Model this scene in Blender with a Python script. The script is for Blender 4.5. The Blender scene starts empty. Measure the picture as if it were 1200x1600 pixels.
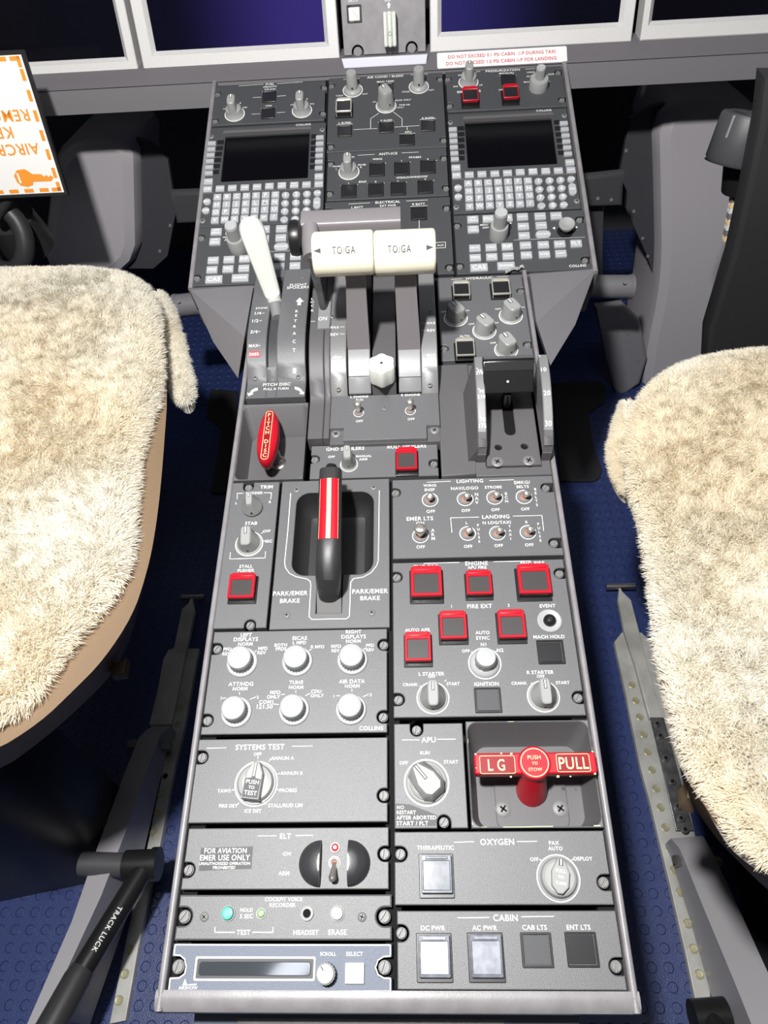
import bpy, bmesh, math, random
import numpy as np
from mathutils import Vector, Matrix, noise
from mathutils.geometry import tessellate_polygon
random.seed(7)
SC = bpy.context.scene
COL = SC.collection
PI = math.pi
R = math.radians

# ------------------------------------------------------------------ camera
FPX, CX, CY = 1109.0, 600.0, 800.0
HC = 1.0                      # camera height over the cockpit floor
HL = 0.549                    # camera distance from the pedestal face
def _n(v): return v / np.linalg.norm(v)
def _ray(px, py): return np.array([(px - CX) / FPX, (py - CY) / FPX, 1.0])
cX = _n(np.array([1, -.0264, -.0443]))
cP = _ray(608, -1011); cP = _n(cP - cX * (cP @ cX))
cU = np.cross(cX, cP)
if cU[1] > 0: cU = -cU
TILT = R(7.3)                 # pedestal face slopes up towards the nose
cY = cP * math.cos(TILT) - cU * math.sin(TILT)
cZ = cU * math.cos(TILT) + cP * math.sin(TILT)
RW = np.array([cX, cY, cZ])   # camera axes -> world
CAM = Vector((0, 0, HC))
cam_data = bpy.data.cameras.new('camera')
cam_data.sensor_fit = 'VERTICAL'; cam_data.sensor_height = 36.0
cam_data.lens = FPX * 36.0 / 1600.0
cam_data.clip_start = 0.02
cam = bpy.data.objects.new('camera', cam_data); COL.objects.link(cam)
m = np.stack([RW @ np.array([1., 0, 0]), RW @ np.array([0, -1., 0]), RW @ np.array([0, 0, -1.])], axis=1)
M4 = Matrix.Identity(4)
for i in range(3):
    for j in range(3): M4[i][j] = m[i][j]
    M4[i][3] = CAM[i]
cam.matrix_world = M4
SC.camera = cam
def ray(px, py): return Vector(RW @ _ray(px, py))

# ------------------------------------------------------------------ light
SC.view_settings.view_transform = 'Standard'
SC.view_settings.look = 'None'
SC.view_settings.gamma = 1.0
SC.view_settings.exposure = 0.0
SC.view_settings.use_curve_mapping = False
w = bpy.data.worlds.new('cockpit_dark'); SC.world = w; w.use_nodes = True
w.node_tree.nodes['Background'].inputs[0].default_value = (.75, .85, 1.0, 1)
w.node_tree.nodes['Background'].inputs[1].default_value = .02
def lamp(name, loc, power, radius, col=(1, 1, 1)):
    l = bpy.data.lights.new(name, 'POINT'); l.energy = power; l.shadow_soft_size = radius; l.color = col
    o = bpy.data.objects.new(name, l); o.location = loc; COL.objects.link(o); return o
lamp('flood_light', (-.145, .09, 1.42), 77.0, .028, (1, .985, .96))
lamp('dome_light', (.10, .25, 1.85), 14.0, .30, (.92, .95, 1.0))

# ------------------------------------------------------------------ materials
def mat(name, col, rough=.5, metal=0, spec=.5, bump=0, bscale=900, speck=0, coat=0, emit=0, trans=0, var=None):
    M = bpy.data.materials.new(name); M.use_nodes = True
    nt = M.node_tree; b = nt.nodes['Principled BSDF']; N = nt.nodes; Lk = nt.links
    b.inputs['Base Color'].default_value = (*col, 1)
    b.inputs['Roughness'].default_value = rough
    b.inputs['Metallic'].default_value = metal
    b.inputs['Specular IOR Level'].default_value = spec
    if coat: b.inputs['Coat Weight'].default_value = coat; b.inputs['Coat Roughness'].default_value = .1
    if trans: b.inputs['Transmission Weight'].default_value = trans
    if emit:
        b.inputs['Emission Color'].default_value = (*col, 1); b.inputs['Emission Strength'].default_value = emit
    if bump or speck or var:
        tc = N.new('ShaderNodeTexCoord')
        nz = N.new('ShaderNodeTexNoise'); nz.inputs['Scale'].default_value = bscale; nz.inputs['Detail'].default_value = 3
        Lk.new(tc.outputs['Object'], nz.inputs['Vector'])
        if bump:
            bp = N.new('ShaderNodeBump'); bp.inputs['Strength'].default_value = bump; bp.inputs['Distance'].default_value = .0006
            Lk.new(nz.outputs['Fac'], bp.inputs['Height']); Lk.new(bp.outputs['Normal'], b.inputs['Normal'])
        if speck:
            mx = N.new('ShaderNodeMix'); mx.data_type = 'RGBA'
            rp = N.new('ShaderNodeMapRange'); rp.inputs[1].default_value = .3; rp.inputs[2].default_value = .7
            Lk.new(nz.outputs['Fac'], rp.inputs[0]); Lk.new(rp.outputs[0], mx.inputs[0])
            mx.inputs[6].default_value = (*[c * (1 - speck) for c in col], 1)
            mx.inputs[7].default_value = (*[min(1, c * (1 + speck)) for c in col], 1)
            Lk.new(mx.outputs[2], b.inputs['Base Color'])
        if var:
            col2, vs = var
            n2 = N.new('ShaderNodeTexNoise'); n2.inputs['Scale'].default_value = vs; n2.inputs['Detail'].default_value = 4
            Lk.new(tc.outputs['Object'], n2.inputs['Vector'])
            rp = N.new('ShaderNodeMapRange'); rp.inputs[1].default_value = .38; rp.inputs[2].default_value = .62
            mx = N.new('ShaderNodeMix'); mx.data_type = 'RGBA'
            Lk.new(n2.outputs['Fac'], rp.inputs[0]); Lk.new(rp.outputs[0], mx.inputs[0])
            mx.inputs[6].default_value = (*col, 1); mx.inputs[7].default_value = (*col2, 1)
            Lk.new(mx.outputs[2], b.inputs['Base Color'])
    return M
MT = {
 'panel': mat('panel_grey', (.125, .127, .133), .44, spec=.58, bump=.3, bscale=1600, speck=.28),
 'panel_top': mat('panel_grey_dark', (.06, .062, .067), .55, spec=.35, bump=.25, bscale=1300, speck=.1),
 'lavbase': mat('housing_blue_grey', (.21, .225, .29), .35),
 'panel_blue': mat('panel_blue_grey', (.13, .15, .20), .5, bump=.4, bscale=1500, speck=.2),
 'paint': mat('pedestal_paint', (.102, .098, .103), .52, bump=.1, bscale=600),
 'trim': mat('trim_paint', (.25, .24, .25), .4, bump=.12, bscale=700, var=((.21, .2, .21), 60)),
 'shelf': mat('shelf_paint', (.13, .122, .133), .55, bump=.15, bscale=700),
 'bezel': mat('bezel_grey', (.62, .61, .60), .42, spec=.9, bump=.3, bscale=900, speck=.12),
 'lavender': mat('strip_grey', (.66, .66, .74), .45),
 'black': mat('black_plastic', (.012, .012, .013), .35),
 'matte': mat('matte_black', (.006, .006, .007), .8, spec=.2),
 'button': mat('button_black', (.02, .02, .022), .28, coat=.3),
 'lens': mat('dark_lens', (.06, .055, .055), .3, spec=.6),
 'lens_grey': mat('grey_lens', (.075, .077, .082), .5, spec=.3),
 'knob': mat('knob_grey', (.32, .325, .32), .42, spec=.35),
 'knob_light': mat('knob_light_grey', (.42, .43, .435), .42, spec=.35),
 'knob_dark': mat('knob_mid_grey', (.21, .22, .22), .4),
 'slotgrey': mat('slot_cover_grey', (.15, .15, .15), .6, spec=.2),
 'key': mat('key_grey', (.40, .41, .43), .4),
 'white': mat('white_print', (.82, .82, .80), .6),
 'whiteplastic': mat('white_plastic', (.72, .74, .69), .36),
 'cream': mat('cream_plastic', (.80, .76, .60), .30, coat=.2),
 'ink': mat('black_ink', (.03, .03, .03), .6),
 'red': mat('red_paint', (.47, .006, .018), .36, spec=.35),
 'redlabel': mat('red_label', (.27, .005, .010), .45, spec=.3),
 'redink': mat('red_ink', (.55, .03, .04), .6),
 'ivory': mat('ivory_print', (.80, .62, .36), .55),
 'metal': mat('steel', (.55, .54, .52), .32, metal=1.0, bump=.1, bscale=400),
 'screw': mat('screw_grey', (.20, .20, .20), .5, metal=.1),
 'bat': mat('toggle_metal', (.62, .60, .55), .35, metal=.85),
 'orange': mat('toggle_base', (.33, .17, .13), .6),
 'clear': mat('clear_guard_edge', (.66, .64, .56), .16, metal=.5),
 'cover_a': mat('clear_cover_bright_reflection', (.50, .53, .59), .3, var=((.36, .38, .43), 160)),  # clear covers: reflected light put into the colour, one tone per cover
 'cover_b': mat('clear_cover_grey_reflection', (.36, .38, .43), .22, var=((.27, .28, .32), 160)),
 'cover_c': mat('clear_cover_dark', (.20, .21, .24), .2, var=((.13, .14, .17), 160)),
 'leverpaint': mat('lever_paint', (.21, .195, .205), .38),
 'arcpaint': mat('arc_paint', (.19, .19, .192), .38, spec=.9, bump=.3, bscale=1400),
 'cover_plate': mat('slot_cover', (.24, .24, .25), .36, bump=.15, bscale=900),
 'dome': mat('guard_dome', (.035, .035, .038), .32, bump=.1, bscale=700),
 'leverblack': mat('lever_black', (.009, .009, .010), .6, spec=.12),
 'grip': mat('grip_black', (.03, .03, .032), .42, bump=.12, bscale=900),
 'green': mat('green_button', (.10, .50, .38), .3),
 'greenled': mat('green_light', (.22, .38, .16), .25),
 'redled': mat('red_light', (.6, .02, .03), .2),
 'leather': mat('tan_leather', (.19, .128, .078), .5, bump=.3, bscale=350),
 'gunmetal': mat('dark_structure', (.05, .05, .056), .5),
 'duct': mat('duct_grey', (.19, .185, .2), .45),
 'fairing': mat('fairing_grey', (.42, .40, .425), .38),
 'shelfpaint': mat('lower_shelf_paint', (.245, .235, .25), .5, bump=.1, bscale=600),
 'cheekpaint': mat('cheek_paint', (.175, .168, .18), .5, bump=.1, bscale=600),
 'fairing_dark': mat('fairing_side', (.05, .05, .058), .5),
 'mat_rubber': mat('floor_plate_black', (.018, .019, .021), .55, bump=.2),
 'railmetal': mat('rail_metal', (.46, .46, .44), .45, metal=.1, var=((.34, .335, .31), 25), bump=.1),
 'rivet': mat('rivet_yellow', (.36, .34, .22), .4, metal=.3),
 'rolled': mat('channel_metal', (.20, .20, .205), .35, metal=.6, var=((.1, .1, .11), 60)),
 'seatleg': mat('seat_leg_paint', (.33, .32, .34), .42),
 'seatleg_dark': mat('seat_leg_side', (.06, .06, .068), .5),
 'board': mat('placard_white', (.84, .83, .81), .5),
 'orangeink': mat('orange_ink', (.85, .30, .03), .55),
 'frame_black': mat('placard_frame', (.02, .02, .021), .35),
 'sticker': mat('sticker_white', (.80, .80, .80), .4),
 'dirt': mat('worn_edge', (.62, .64, .40), .7),
 'blue': mat('blue_wire', (.06, .10, .45), .4),
}
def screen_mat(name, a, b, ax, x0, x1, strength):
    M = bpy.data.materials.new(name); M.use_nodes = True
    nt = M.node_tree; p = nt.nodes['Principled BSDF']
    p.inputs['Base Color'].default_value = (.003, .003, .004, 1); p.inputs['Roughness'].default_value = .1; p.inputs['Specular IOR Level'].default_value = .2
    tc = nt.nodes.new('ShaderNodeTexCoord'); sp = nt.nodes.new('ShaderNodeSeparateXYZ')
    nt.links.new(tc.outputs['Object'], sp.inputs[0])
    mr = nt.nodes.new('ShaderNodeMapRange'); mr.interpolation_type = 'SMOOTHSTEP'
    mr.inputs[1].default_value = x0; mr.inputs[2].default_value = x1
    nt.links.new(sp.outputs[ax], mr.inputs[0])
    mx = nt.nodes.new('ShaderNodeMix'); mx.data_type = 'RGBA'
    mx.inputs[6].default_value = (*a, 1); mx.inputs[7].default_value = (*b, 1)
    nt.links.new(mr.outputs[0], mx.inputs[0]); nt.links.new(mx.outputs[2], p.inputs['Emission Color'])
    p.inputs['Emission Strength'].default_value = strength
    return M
MT['scr_dark'] = screen_mat('screen_dark', (.0, .0, .001), (.001, .001, .004), 0, -.1, .1, 1)
MT['scr_left'] = screen_mat('screen_blue_glow', (.0012, .001, .010), (.034, .022, .17), 0, -.09, .10, 1)  # here and in scr_right: blue light on the glass put into the emission
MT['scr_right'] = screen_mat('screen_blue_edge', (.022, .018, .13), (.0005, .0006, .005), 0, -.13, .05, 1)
MT['scr_cdu'] = screen_mat('screen_off', (0, 0, .0005), (0, 0, .0006), 0, -.1, .1, 1)
def lcd_mat():
    M = mat('lcd_glass', (.05, .055, .065), .06, spec=.9, coat=.6); return M
MT['lcd'] = lcd_mat()
def floor_mat():
    M = bpy.data.materials.new('blue_studded_rubber'); M.use_nodes = True
    nt = M.node_tree; N = nt.nodes; Lk = nt.links; p = N['Principled BSDF']
    p.inputs['Base Color'].default_value = (.026, .042, .14, 1); p.inputs['Roughness'].default_value = .33
    g = N.new('ShaderNodeNewGeometry'); 
    sc_ = N.new('ShaderNodeVectorMath'); sc_.operation = 'SCALE'; sc_.inputs['Scale'].default_value = 1 / .0195
    Lk.new(g.outputs['Position'], sc_.inputs[0])
    fr_ = N.new('ShaderNodeVectorMath'); fr_.operation = 'FRACTION'; Lk.new(sc_.outputs[0], fr_.inputs[0])
    sb = N.new('ShaderNodeVectorMath'); sb.operation = 'SUBTRACT'; sb.inputs[1].default_value = (.5, .5, 0); Lk.new(fr_.outputs[0], sb.inputs[0])
    ml = N.new('ShaderNodeVectorMath'); ml.operation = 'MULTIPLY'; ml.inputs[1].default_value = (1, 1, 0); Lk.new(sb.outputs[0], ml.inputs[0])
    ln = N.new('ShaderNodeVectorMath'); ln.operation = 'LENGTH'; Lk.new(ml.outputs[0], ln.inputs[0])
    mr = N.new('ShaderNodeMapRange'); mr.interpolation_type = 'SMOOTHSTEP'
    mr.inputs[1].default_value = .25; mr.inputs[2].default_value = .31; mr.inputs[3].default_value = 1; mr.inputs[4].default_value = 0
    Lk.new(ln.outputs['Value'], mr.inputs[0])
    nz = N.new('ShaderNodeTexNoise'); nz.inputs['Scale'].default_value = 700; nz.inputs['Detail'].default_value = 3
    Lk.new(g.outputs['Position'], nz.inputs['Vector'])
    ad = N.new('ShaderNodeMath'); ad.operation = 'MULTIPLY_ADD'; ad.inputs[1].default_value = .35
    Lk.new(nz.outputs['Fac'], ad.inputs[0]); Lk.new(mr.outputs[0], ad.inputs[2])
    bp = N.new('ShaderNodeBump'); bp.inputs['Strength'].default_value = .8; bp.inputs['Distance'].default_value = .0016
    Lk.new(ad.outputs[0], bp.inputs['Height']); Lk.new(bp.outputs['Normal'], p.inputs['Normal'])
    return M
MT['floor'] = floor_mat()
def fur_mat():
    M = mat('sheepskin_wool', (.895, .863, .78), .8, spec=.2, var=((.905, .835, .69), 6))
    p = M.node_tree.nodes['Principled BSDF']
    nt = M.node_tree; tr = nt.nodes.new('ShaderNodeBsdfTranslucent'); mx = nt.nodes.new('ShaderNodeMixShader'); mx.inputs[0].default_value = .45
    nt.links.new(p.inputs['Base Color'].links[0].from_socket, tr.inputs['Color'])
    nt.links.new(p.outputs[0], mx.inputs[1]); nt.links.new(tr.outputs[0], mx.inputs[2])
    nt.links.new(mx.outputs[0], nt.nodes['Material Output'].inputs['Surface'])
    return M
MT['fur'] = fur_mat()

# ------------------------------------------------------------------ planes and frames
class Plane:
    def __init__(s, o, ex, ey):
        s.o = Vector(o); s.ex = Vector(ex).normalized(); s.ey = Vector(ey).normalized(); s.ez = s.ex.cross(s.ey)
        s.M = Matrix(((s.ex[0], s.ey[0], s.ez[0], s.o[0]), (s.ex[1], s.ey[1], s.ez[1], s.o[1]), (s.ex[2], s.ey[2], s.ez[2], s.o[2]), (0, 0, 0, 1)))
    def at(s, px, py, h=0):
        d = ray(px, py); k = ((s.o + s.ez * h - CAM).dot(s.ez)) / d.dot(s.ez)
        return CAM + d * k
    def uv(s, px, py, h=0):
        q = s.at(px, py, h) - s.o
        return Vector((q.dot(s.ex), q.dot(s.ey), h))
    def W(s, u, v, h=0): return s.o + s.ex * u + s.ey * v + s.ez * h
def wv(c): return Vector(RW @ c)
LOW = Plane(CAM - wv(cU) * HL, wv(cX), wv(cP))
_h = LOW.uv(610, 437)
A2 = R(9.5)
DECK = Plane(LOW.W(0, _h.y, .0), LOW.ex, LOW.ey * math.cos(A2) + LOW.ez * math.sin(A2))
FLOOR = Plane((0, 0, 0), (1, 0, 0), (0, 1, 0))
def vplane(Y, lean=0):   # upright plane facing aft, leaning forward at the top
    return Plane((0, Y, 0), (1, 0, 0), (0, math.sin(R(lean)), math.cos(R(lean))))
def fr(x0, y0, s): return lambda x, y: (x0 + x / s, y0 + y / s)
ID = lambda x, y: (x, y)

def lcd_reflection_lamp():  # added out-of-view area lamp, placed to be mirrored in the LCD strip
    p = LOW.at(458, 1514); d = (p - CAM).normalized(); r_ = d - LOW.ez * 2 * d.dot(LOW.ez)
    l = bpy.data.lights.new('lcd_reflection_lamp', 'AREA'); l.shape = 'RECTANGLE'; l.size = .055; l.size_y = .09; l.energy = .16; l.color = (.86, .92, 1.0)
    o = bpy.data.objects.new('lcd_reflection_lamp', l); o.location = p + r_ * 1.25; COL.objects.link(o)
    o.rotation_euler = (-r_).to_track_quat('-Z', 'Y').to_euler()
lcd_reflection_lamp()
# ------------------------------------------------------------------ glyphs
GLY = {}
def make_glyphs():
    chars = sorted(set('ABCDEFGHIJKLMNOPQRSTUVWXYZ0123456789/.-&+'))
    obs = []
    for c in chars:
        for s_ in (c, c + c):
            cu = bpy.data.curves.new('t', 'FONT'); cu.body = s_; cu.resolution_u = 3; cu.offset = .012
            o = bpy.data.objects.new('t', cu); COL.objects.link(o); obs.append(o)
    dg = bpy.context.evaluated_depsgraph_get(); dg.update()
    res = []
    for o in obs:
        e = o.evaluated_get(dg); me = e.to_mesh()
        res.append(([(v.co.x, v.co.y) for v in me.vertices], [tuple(p.vertices) for p in me.polygons])); e.to_mesh_clear()
    for i, c in enumerate(chars):
        a, b = res[2 * i], res[2 * i + 1]
        adv = max(p[0] for p in b[0]) - max(p[0] for p in a[0])
        GLY[c] = (a[0], a[1], adv)
    for o in obs:
        d = o.data; bpy.data.objects.remove(o); bpy.data.curves.remove(d)
make_glyphs()
def text_geo(s, spacing=1.0):
    V, Fc, x = [], [], 0
    for c in s:
        if c == ' ': x += .30; continue
        v, f, adv = GLY[c]
        b = len(V); V += [(p[0] + x, p[1]) for p in v]; Fc += [tuple(i + b for i in q) for q in f]
        x += adv * spacing
    xs = [p[0] for p in V]; ys = [p[1] for p in V]
    x0, x1 = min(xs), max(xs)
    return [(p[0] - (x0 + x1) / 2, p[1] - .36) for p in V], Fc, x1 - x0

# ------------------------------------------------------------------ geometry collector
MW = {}
def area2(p): return sum(p[i][0] * p[(i + 1) % len(p)][1] - p[(i + 1) % len(p)][0] * p[i][1] for i in range(len(p)))
def ccw(p): return list(p) if area2(p) > 0 else list(p)[::-1]
def inset(p, d):
    n = len(p); out = []
    for i in range(n):
        a, b, c = Vector(p[i - 1][:2]), Vector(p[i][:2]), Vector(p[(i + 1) % n][:2])
        e1 = (b - a); e2 = (c - b)
        if e1.length < 1e-9 or e2.length < 1e-9: out.append((b.x, b.y)); continue
        e1.normalize(); e2.normalize()
        n1 = Vector((-e1.y, e1.x)); n2 = Vector((-e2.y, e2.x)); k = n1 + n2
        den = 1 + n1.dot(n2)
        k = k / max(den, .35)
        out.append((b.x + k.x * d, b.y + k.y * d))
    return out
def rrect(x0, x1, y0, y1, r, n=5):
    r = min(r, (x1 - x0) / 2.01, (y1 - y0) / 2.01); P = []
    for cx, cy, a in ((x1 - r, y0 + r, -90), (x1 - r, y1 - r, 0), (x0 + r, y1 - r, 90), (x0 + r, y0 + r, 180)):
        for k in range(n + 1):
            t = R(a + 90 * k / n); P.append((cx + r * math.cos(t), cy + r * math.sin(t)))
    return P
def circ(cx, cy, r, n=24): return [(cx + r * math.cos(2 * PI * k / n), cy + r * math.sin(2 * PI * k / n)) for k in range(n)]
def sup(a, b, e, n=32, rot=0, cx=0, cy=0):
    P = []
    for k in range(n):
        t = 2 * PI * k / n; c, s_ = math.cos(t), math.sin(t)
        rr = (abs(c / a) ** e + abs(s_ / b) ** e) ** (-1 / e)
        x, y = rr * c, rr * s_
        P.append((cx + x * math.cos(rot) - y * math.sin(rot), cy + x * math.sin(rot) + y * math.cos(rot)))
    return P
class G:
    def __init__(s): s.v = []; s.f = []; s.m = []; s.mats = []
    def mi(s, k):
        if k not in s.mats: s.mats.append(k)
        return s.mats.index(k)
    def add(s, V, F, k, M=None):
        b = len(s.v); i = s.mi(k)
        s.v += [tuple(M @ Vector(p)) for p in V] if M is not None else [tuple(p) for p in V]
        s.f += [tuple(j + b for j in q) for q in F]; s.m += [i] * len(F)
    def loft(s, rings, k, cap0=False, cap1=True, closed=True, M=None, kcap=None):
        n = len(rings[0]); V = [p for r_ in rings for p in r_]; F = []
        for a in range(len(rings) - 1):
            for j in range(n if closed else n - 1):
                j2 = (j + 1) % n
                F.append((a * n + j, a * n + j2, (a + 1) * n + j2, (a + 1) * n + j))
        s.add(V, F, k, M)
        if cap1: s.add(rings[-1], [tuple(range(n))], kcap or k, M)
        if cap0: s.add(rings[0], [tuple(range(n))[::-1]], k, M)
    def prism(s, P, z0, z1, k, bev=0, M=None, bottom=True, ktop=None):
        P = ccw([p[:2] for p in P]); R_ = [[(x, y, z0) for x, y in P]]
        if bev > 0:
            R_.append([(x, y, z1 - bev) for x, y in P])
            R_.append([(x, y, z1 - bev * .3) for x, y in inset(P, bev * .3)])
            R_.append([(x, y, z1) for x, y in inset(P, bev)])
        else: R_.append([(x, y, z1) for x, y in P])
        s.loft(R_, k, cap0=bottom, M=M, kcap=ktop)
    def box(s, x0, x1, y0, y1, z0, z1, k, bev=0, M=None): s.prism([(x0, y0), (x1, y0), (x1, y1), (x0, y1)], z0, z1, k, bev, M)
    def plate(s, outer, holes, z0, z1, k, bev=.0004):
        outer = ccw(outer); holes = [ccw(h)[::-1] for h in holes]
        top = inset(outer, bev); tops = [top] + [inset(h, bev) for h in holes]
        for loop, t in zip([outer] + holes, tops):
            s.loft([[(x, y, z0) for x, y in loop], [(x, y, z1 - bev) for x, y in loop], [(x, y, z1) for x, y in t]], k, cap1=False)
        V = [(x, y, z1) for l in tops for x, y in l]
        T = tessellate_polygon([[Vector((x, y, 0)) for x, y in l] for l in tops])
        T = [t if ((V[t[1]][0] - V[t[0]][0]) * (V[t[2]][1] - V[t[0]][1]) - (V[t[1]][1] - V[t[0]][1]) * (V[t[2]][0] - V[t[0]][0])) > 0 else t[::-1] for t in T]
        s.add(V, [tuple(t) for t in T], k)
    def lathe(s, prof, k, n=28, M=None, cap=True):
        rings = [[(r_ * math.cos(2 * PI * j / n), r_ * math.sin(2 * PI * j / n), z) for j in range(n)] for r_, z in prof]
        s.loft(rings, k, cap1=cap, M=M)
    def ring(s, r0, r1, z0, z1, k, n=32, M=None):
        pr = [(r0, z0), (r0, z1), (r1, z1), (r1, z0)]
        rings = [[(r_ * math.cos(2 * PI * j / n), r_ * math.sin(2 * PI * j / n), z) for j in range(n)] for r_, z in pr]
        s.loft(rings[::-1], k, cap1=False, M=M)
    def tube(s, pts, rad, k, n=14, caps=True):
        pts = [Vector(p) for p in pts]; rings = []
        if not isinstance(rad, (list, tuple)): rad = [rad] * len(pts)
        up = None
        for i, p in enumerate(pts):
            d = (pts[min(i + 1, len(pts) - 1)] - pts[max(i - 1, 0)]).normalized()
            if up is None: up = d.orthogonal().normalized()
            up = (up - d * up.dot(d)).normalized(); sd = d.cross(up)
            ra = rad[i] if isinstance(rad[i], (tuple, list)) else (rad[i], rad[i])
            rings.append([tuple(p + up * (ra[0] * math.cos(2 * PI * j / n)) + sd * (ra[1] * math.sin(2 * PI * j / n))) for j in range(n)])
        s.loft(rings, k, cap0=caps, cap1=caps)
    def text(s, t, cx, cy, width, k='white', z=.0003, rot=0, zf=None, M=None, hs=1.0, spacing=1.06):
        V, F, w_ = text_geo(t, spacing); sc_ = width / w_; c, sn = math.cos(rot), math.sin(rot); out = []
        for x, y in V:
            x *= sc_; y *= sc_ * hs; u, v = cx + x * c - y * sn, cy + x * sn + y * c
            out.append((u, v, (zf(v) if zf else 0) + z))
        s.add(out, F, k, M)
    def textH(s, t, cx, cy, hgt, k='white', z=.0003, zf=None):
        V, F, w_ = text_geo(t, 1.06); sc_ = hgt / .70
        s.add([(cx + x * sc_, cy + y * sc_, (zf(cy + y * sc_) if zf else 0) + z) for x, y in V], F, k)
    def line(s, a, b, wd, k='white', z=.0003, zf=None):
        a, b = Vector(a[:2]), Vector(b[:2]); d = b - a
        if d.length < 1e-7: return
        d.normalize(); nn = Vector((-d.y, d.x)) * wd / 2; e = d * wd / 2; n = 6 if zf else 1
        L, Rr = [], []
        for i in range(n + 1):
            p = (a - e) + (b - a + 2 * e) * (i / n)
            L.append(p + nn); Rr.append(p - nn)
        V = [(q.x, q.y, (zf(q.y) if zf else 0) + z) for q in L + Rr]
        s.add(V, [(n + 1 + i, n + 2 + i, i + 1, i) for i in range(n)], k)
    def poly(s, P, k='white', z=.0003, zf=None):
        P = ccw([tuple(p[:2]) for p in P]); s.add([(x, y, (zf(y) if zf else 0) + z) for x, y in P], [tuple(range(len(P)))], k)
    def mesh(s, name):
        me = bpy.data.meshes.new(name); me.from_pydata(s.v, [], s.f)
        for k in s.mats: me.materials.append(MT[k])
        me.polygons.foreach_set('material_index', s.m)
        me.shade_smooth(); me.set_sharp_from_angle(angle=R(38)); me.update(); return me
    def build(s, name, parent=None, M=None, loc=None, rotz=0):
        """M: the frame the collected coordinates are in; default the parent's own frame"""
        if parent is not None and M is not None:
            T = MW[parent.name].inverted() @ M; s.v = [tuple(T @ Vector(p)) for p in s.v]
        o = bpy.data.objects.new(name, s.mesh(name)); COL.objects.link(o)
        if parent is not None: o.parent = parent
        elif M is not None: o.matrix_world = M; MW[o.name] = M.copy()
        if loc is not None: o.location = loc
        if rotz: o.rotation_euler.z = rotz
        if parent is not None:
            MW[o.name] = MW[parent.name] @ Matrix.Translation(o.location) @ Matrix.Rotation(rotz, 4, 'Z')
        return o
def link_mesh(name, me, parent, loc=(0, 0, 0), rotz=0):
    o = bpy.data.objects.new(name, me); COL.objects.link(o); o.parent = parent; o.location = loc; o.rotation_euler.z = rotz
    MW[o.name] = MW[parent.name] @ Matrix.Translation(Vector(loc)) @ Matrix.Rotation(rotz, 4, 'Z')
    return o
def thing(name, label, cat, M, group=None):
    o = bpy.data.objects.new(name, None); o.empty_display_size = .02; COL.objects.link(o); o.matrix_world = M
    MW[o.name] = M.copy(); o['label'] = label; o['category'] = cat
    if group: o['group'] = group
    return o
def tag(o, label, cat, group=None):
    o['label'] = label; o['category'] = cat
    if group: o['group'] = group
def copy_tree(o, parent=None):
    c = o.copy(); COL.objects.link(c)
    if parent is not None: c.parent = parent
    for ch in list(o.children): copy_tree(ch, c)
    return c

# ------------------------------------------------------------------ small hardware (shared meshes)
CACHE = {}
def cached(key, fn, name):
    if key not in CACHE:
        g = G(); fn(g); CACHE[key] = g.mesh(name)
    return CACHE[key]
def q4(x): return round(x, 4)
def dzus(g, r):
    g.lathe([(r, -.007), (r, -.0022), (r * .9, -.0018)], 'screw', 24)
    for sgn in (1, -1):
        P = [(r * .82 * math.cos(t), r * .82 * math.sin(t)) for t in [math.acos(.2) * 0 + R(12 + 156 * k / 12) for k in range(13)]]
        P = [(x, y * sgn) for x, y in P]
        g.prism(P, -.0018, -.0004, 'screw', .0003)
def phillips(g, r):
    g.lathe([(r, 0), (r, .0005), (r * .8, .0011), (r * .5, .0013)], 'screw', 20)
    for a in (R(35), R(125)):
        M = Matrix.Rotation(a, 4, 'Z'); g.add([(-r * .5, -r * .11, .00136), (r * .5, -r * .11, .00136), (r * .5, r * .11, .00136), (-r * .5, r * .11, .00136)], [(0, 1, 2, 3)], 'matte', M)
def bar_knob(g, r, h, tw, tl, kbase='knob', mark=True, off=.0, flat=False, skirt=True):
    """skirted knob whose body narrows to a pointer bar along +y"""
    if skirt:
        g.ring(r * .98, r * 1.06, 0, .0004, 'white', 40)
        g.lathe([(r * .98, 0), (r * .98, .0012), (r * .9, .002)], kbase, 36)
    b0 = sup(r * .86, r * .86, 2, 36); b1 = sup(r * .8, r * .83, 2.3, 36, 0, 0, off * .3)
    t0 = sup(tw * 1.1, tl * 1.02, 4, 36, 0, 0, off); t1 = sup(tw, tl, 4.5, 36, 0, 0, off); t2 = sup(tw * .82, tl * .92, 4.5, 36, 0, 0, off)
    z = [.0018, h * .32, h * .78, h * .95, h]
    g.loft([[(x, y, z[i]) for x, y in q] for i, q in enumerate((b0, b1, t0, t1, t2))], kbase)
    if mark:
        g.box(-tw * .26, tw * .26, off + tl * .15, off + tl * .86, h - .0004, h + .0002, 'ink')
        g.box(-tw * .13, tw * .13, off + tl * .2, off + tl * .82, h, h + .0004, 'white')
    g.lathe([(r * .1, 0), (r * .1, .0004)], 'ink', 12, Matrix.Translation((0, -r * .80, h * .34)) @ Matrix.Rotation(R(75), 4, 'X'))
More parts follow.
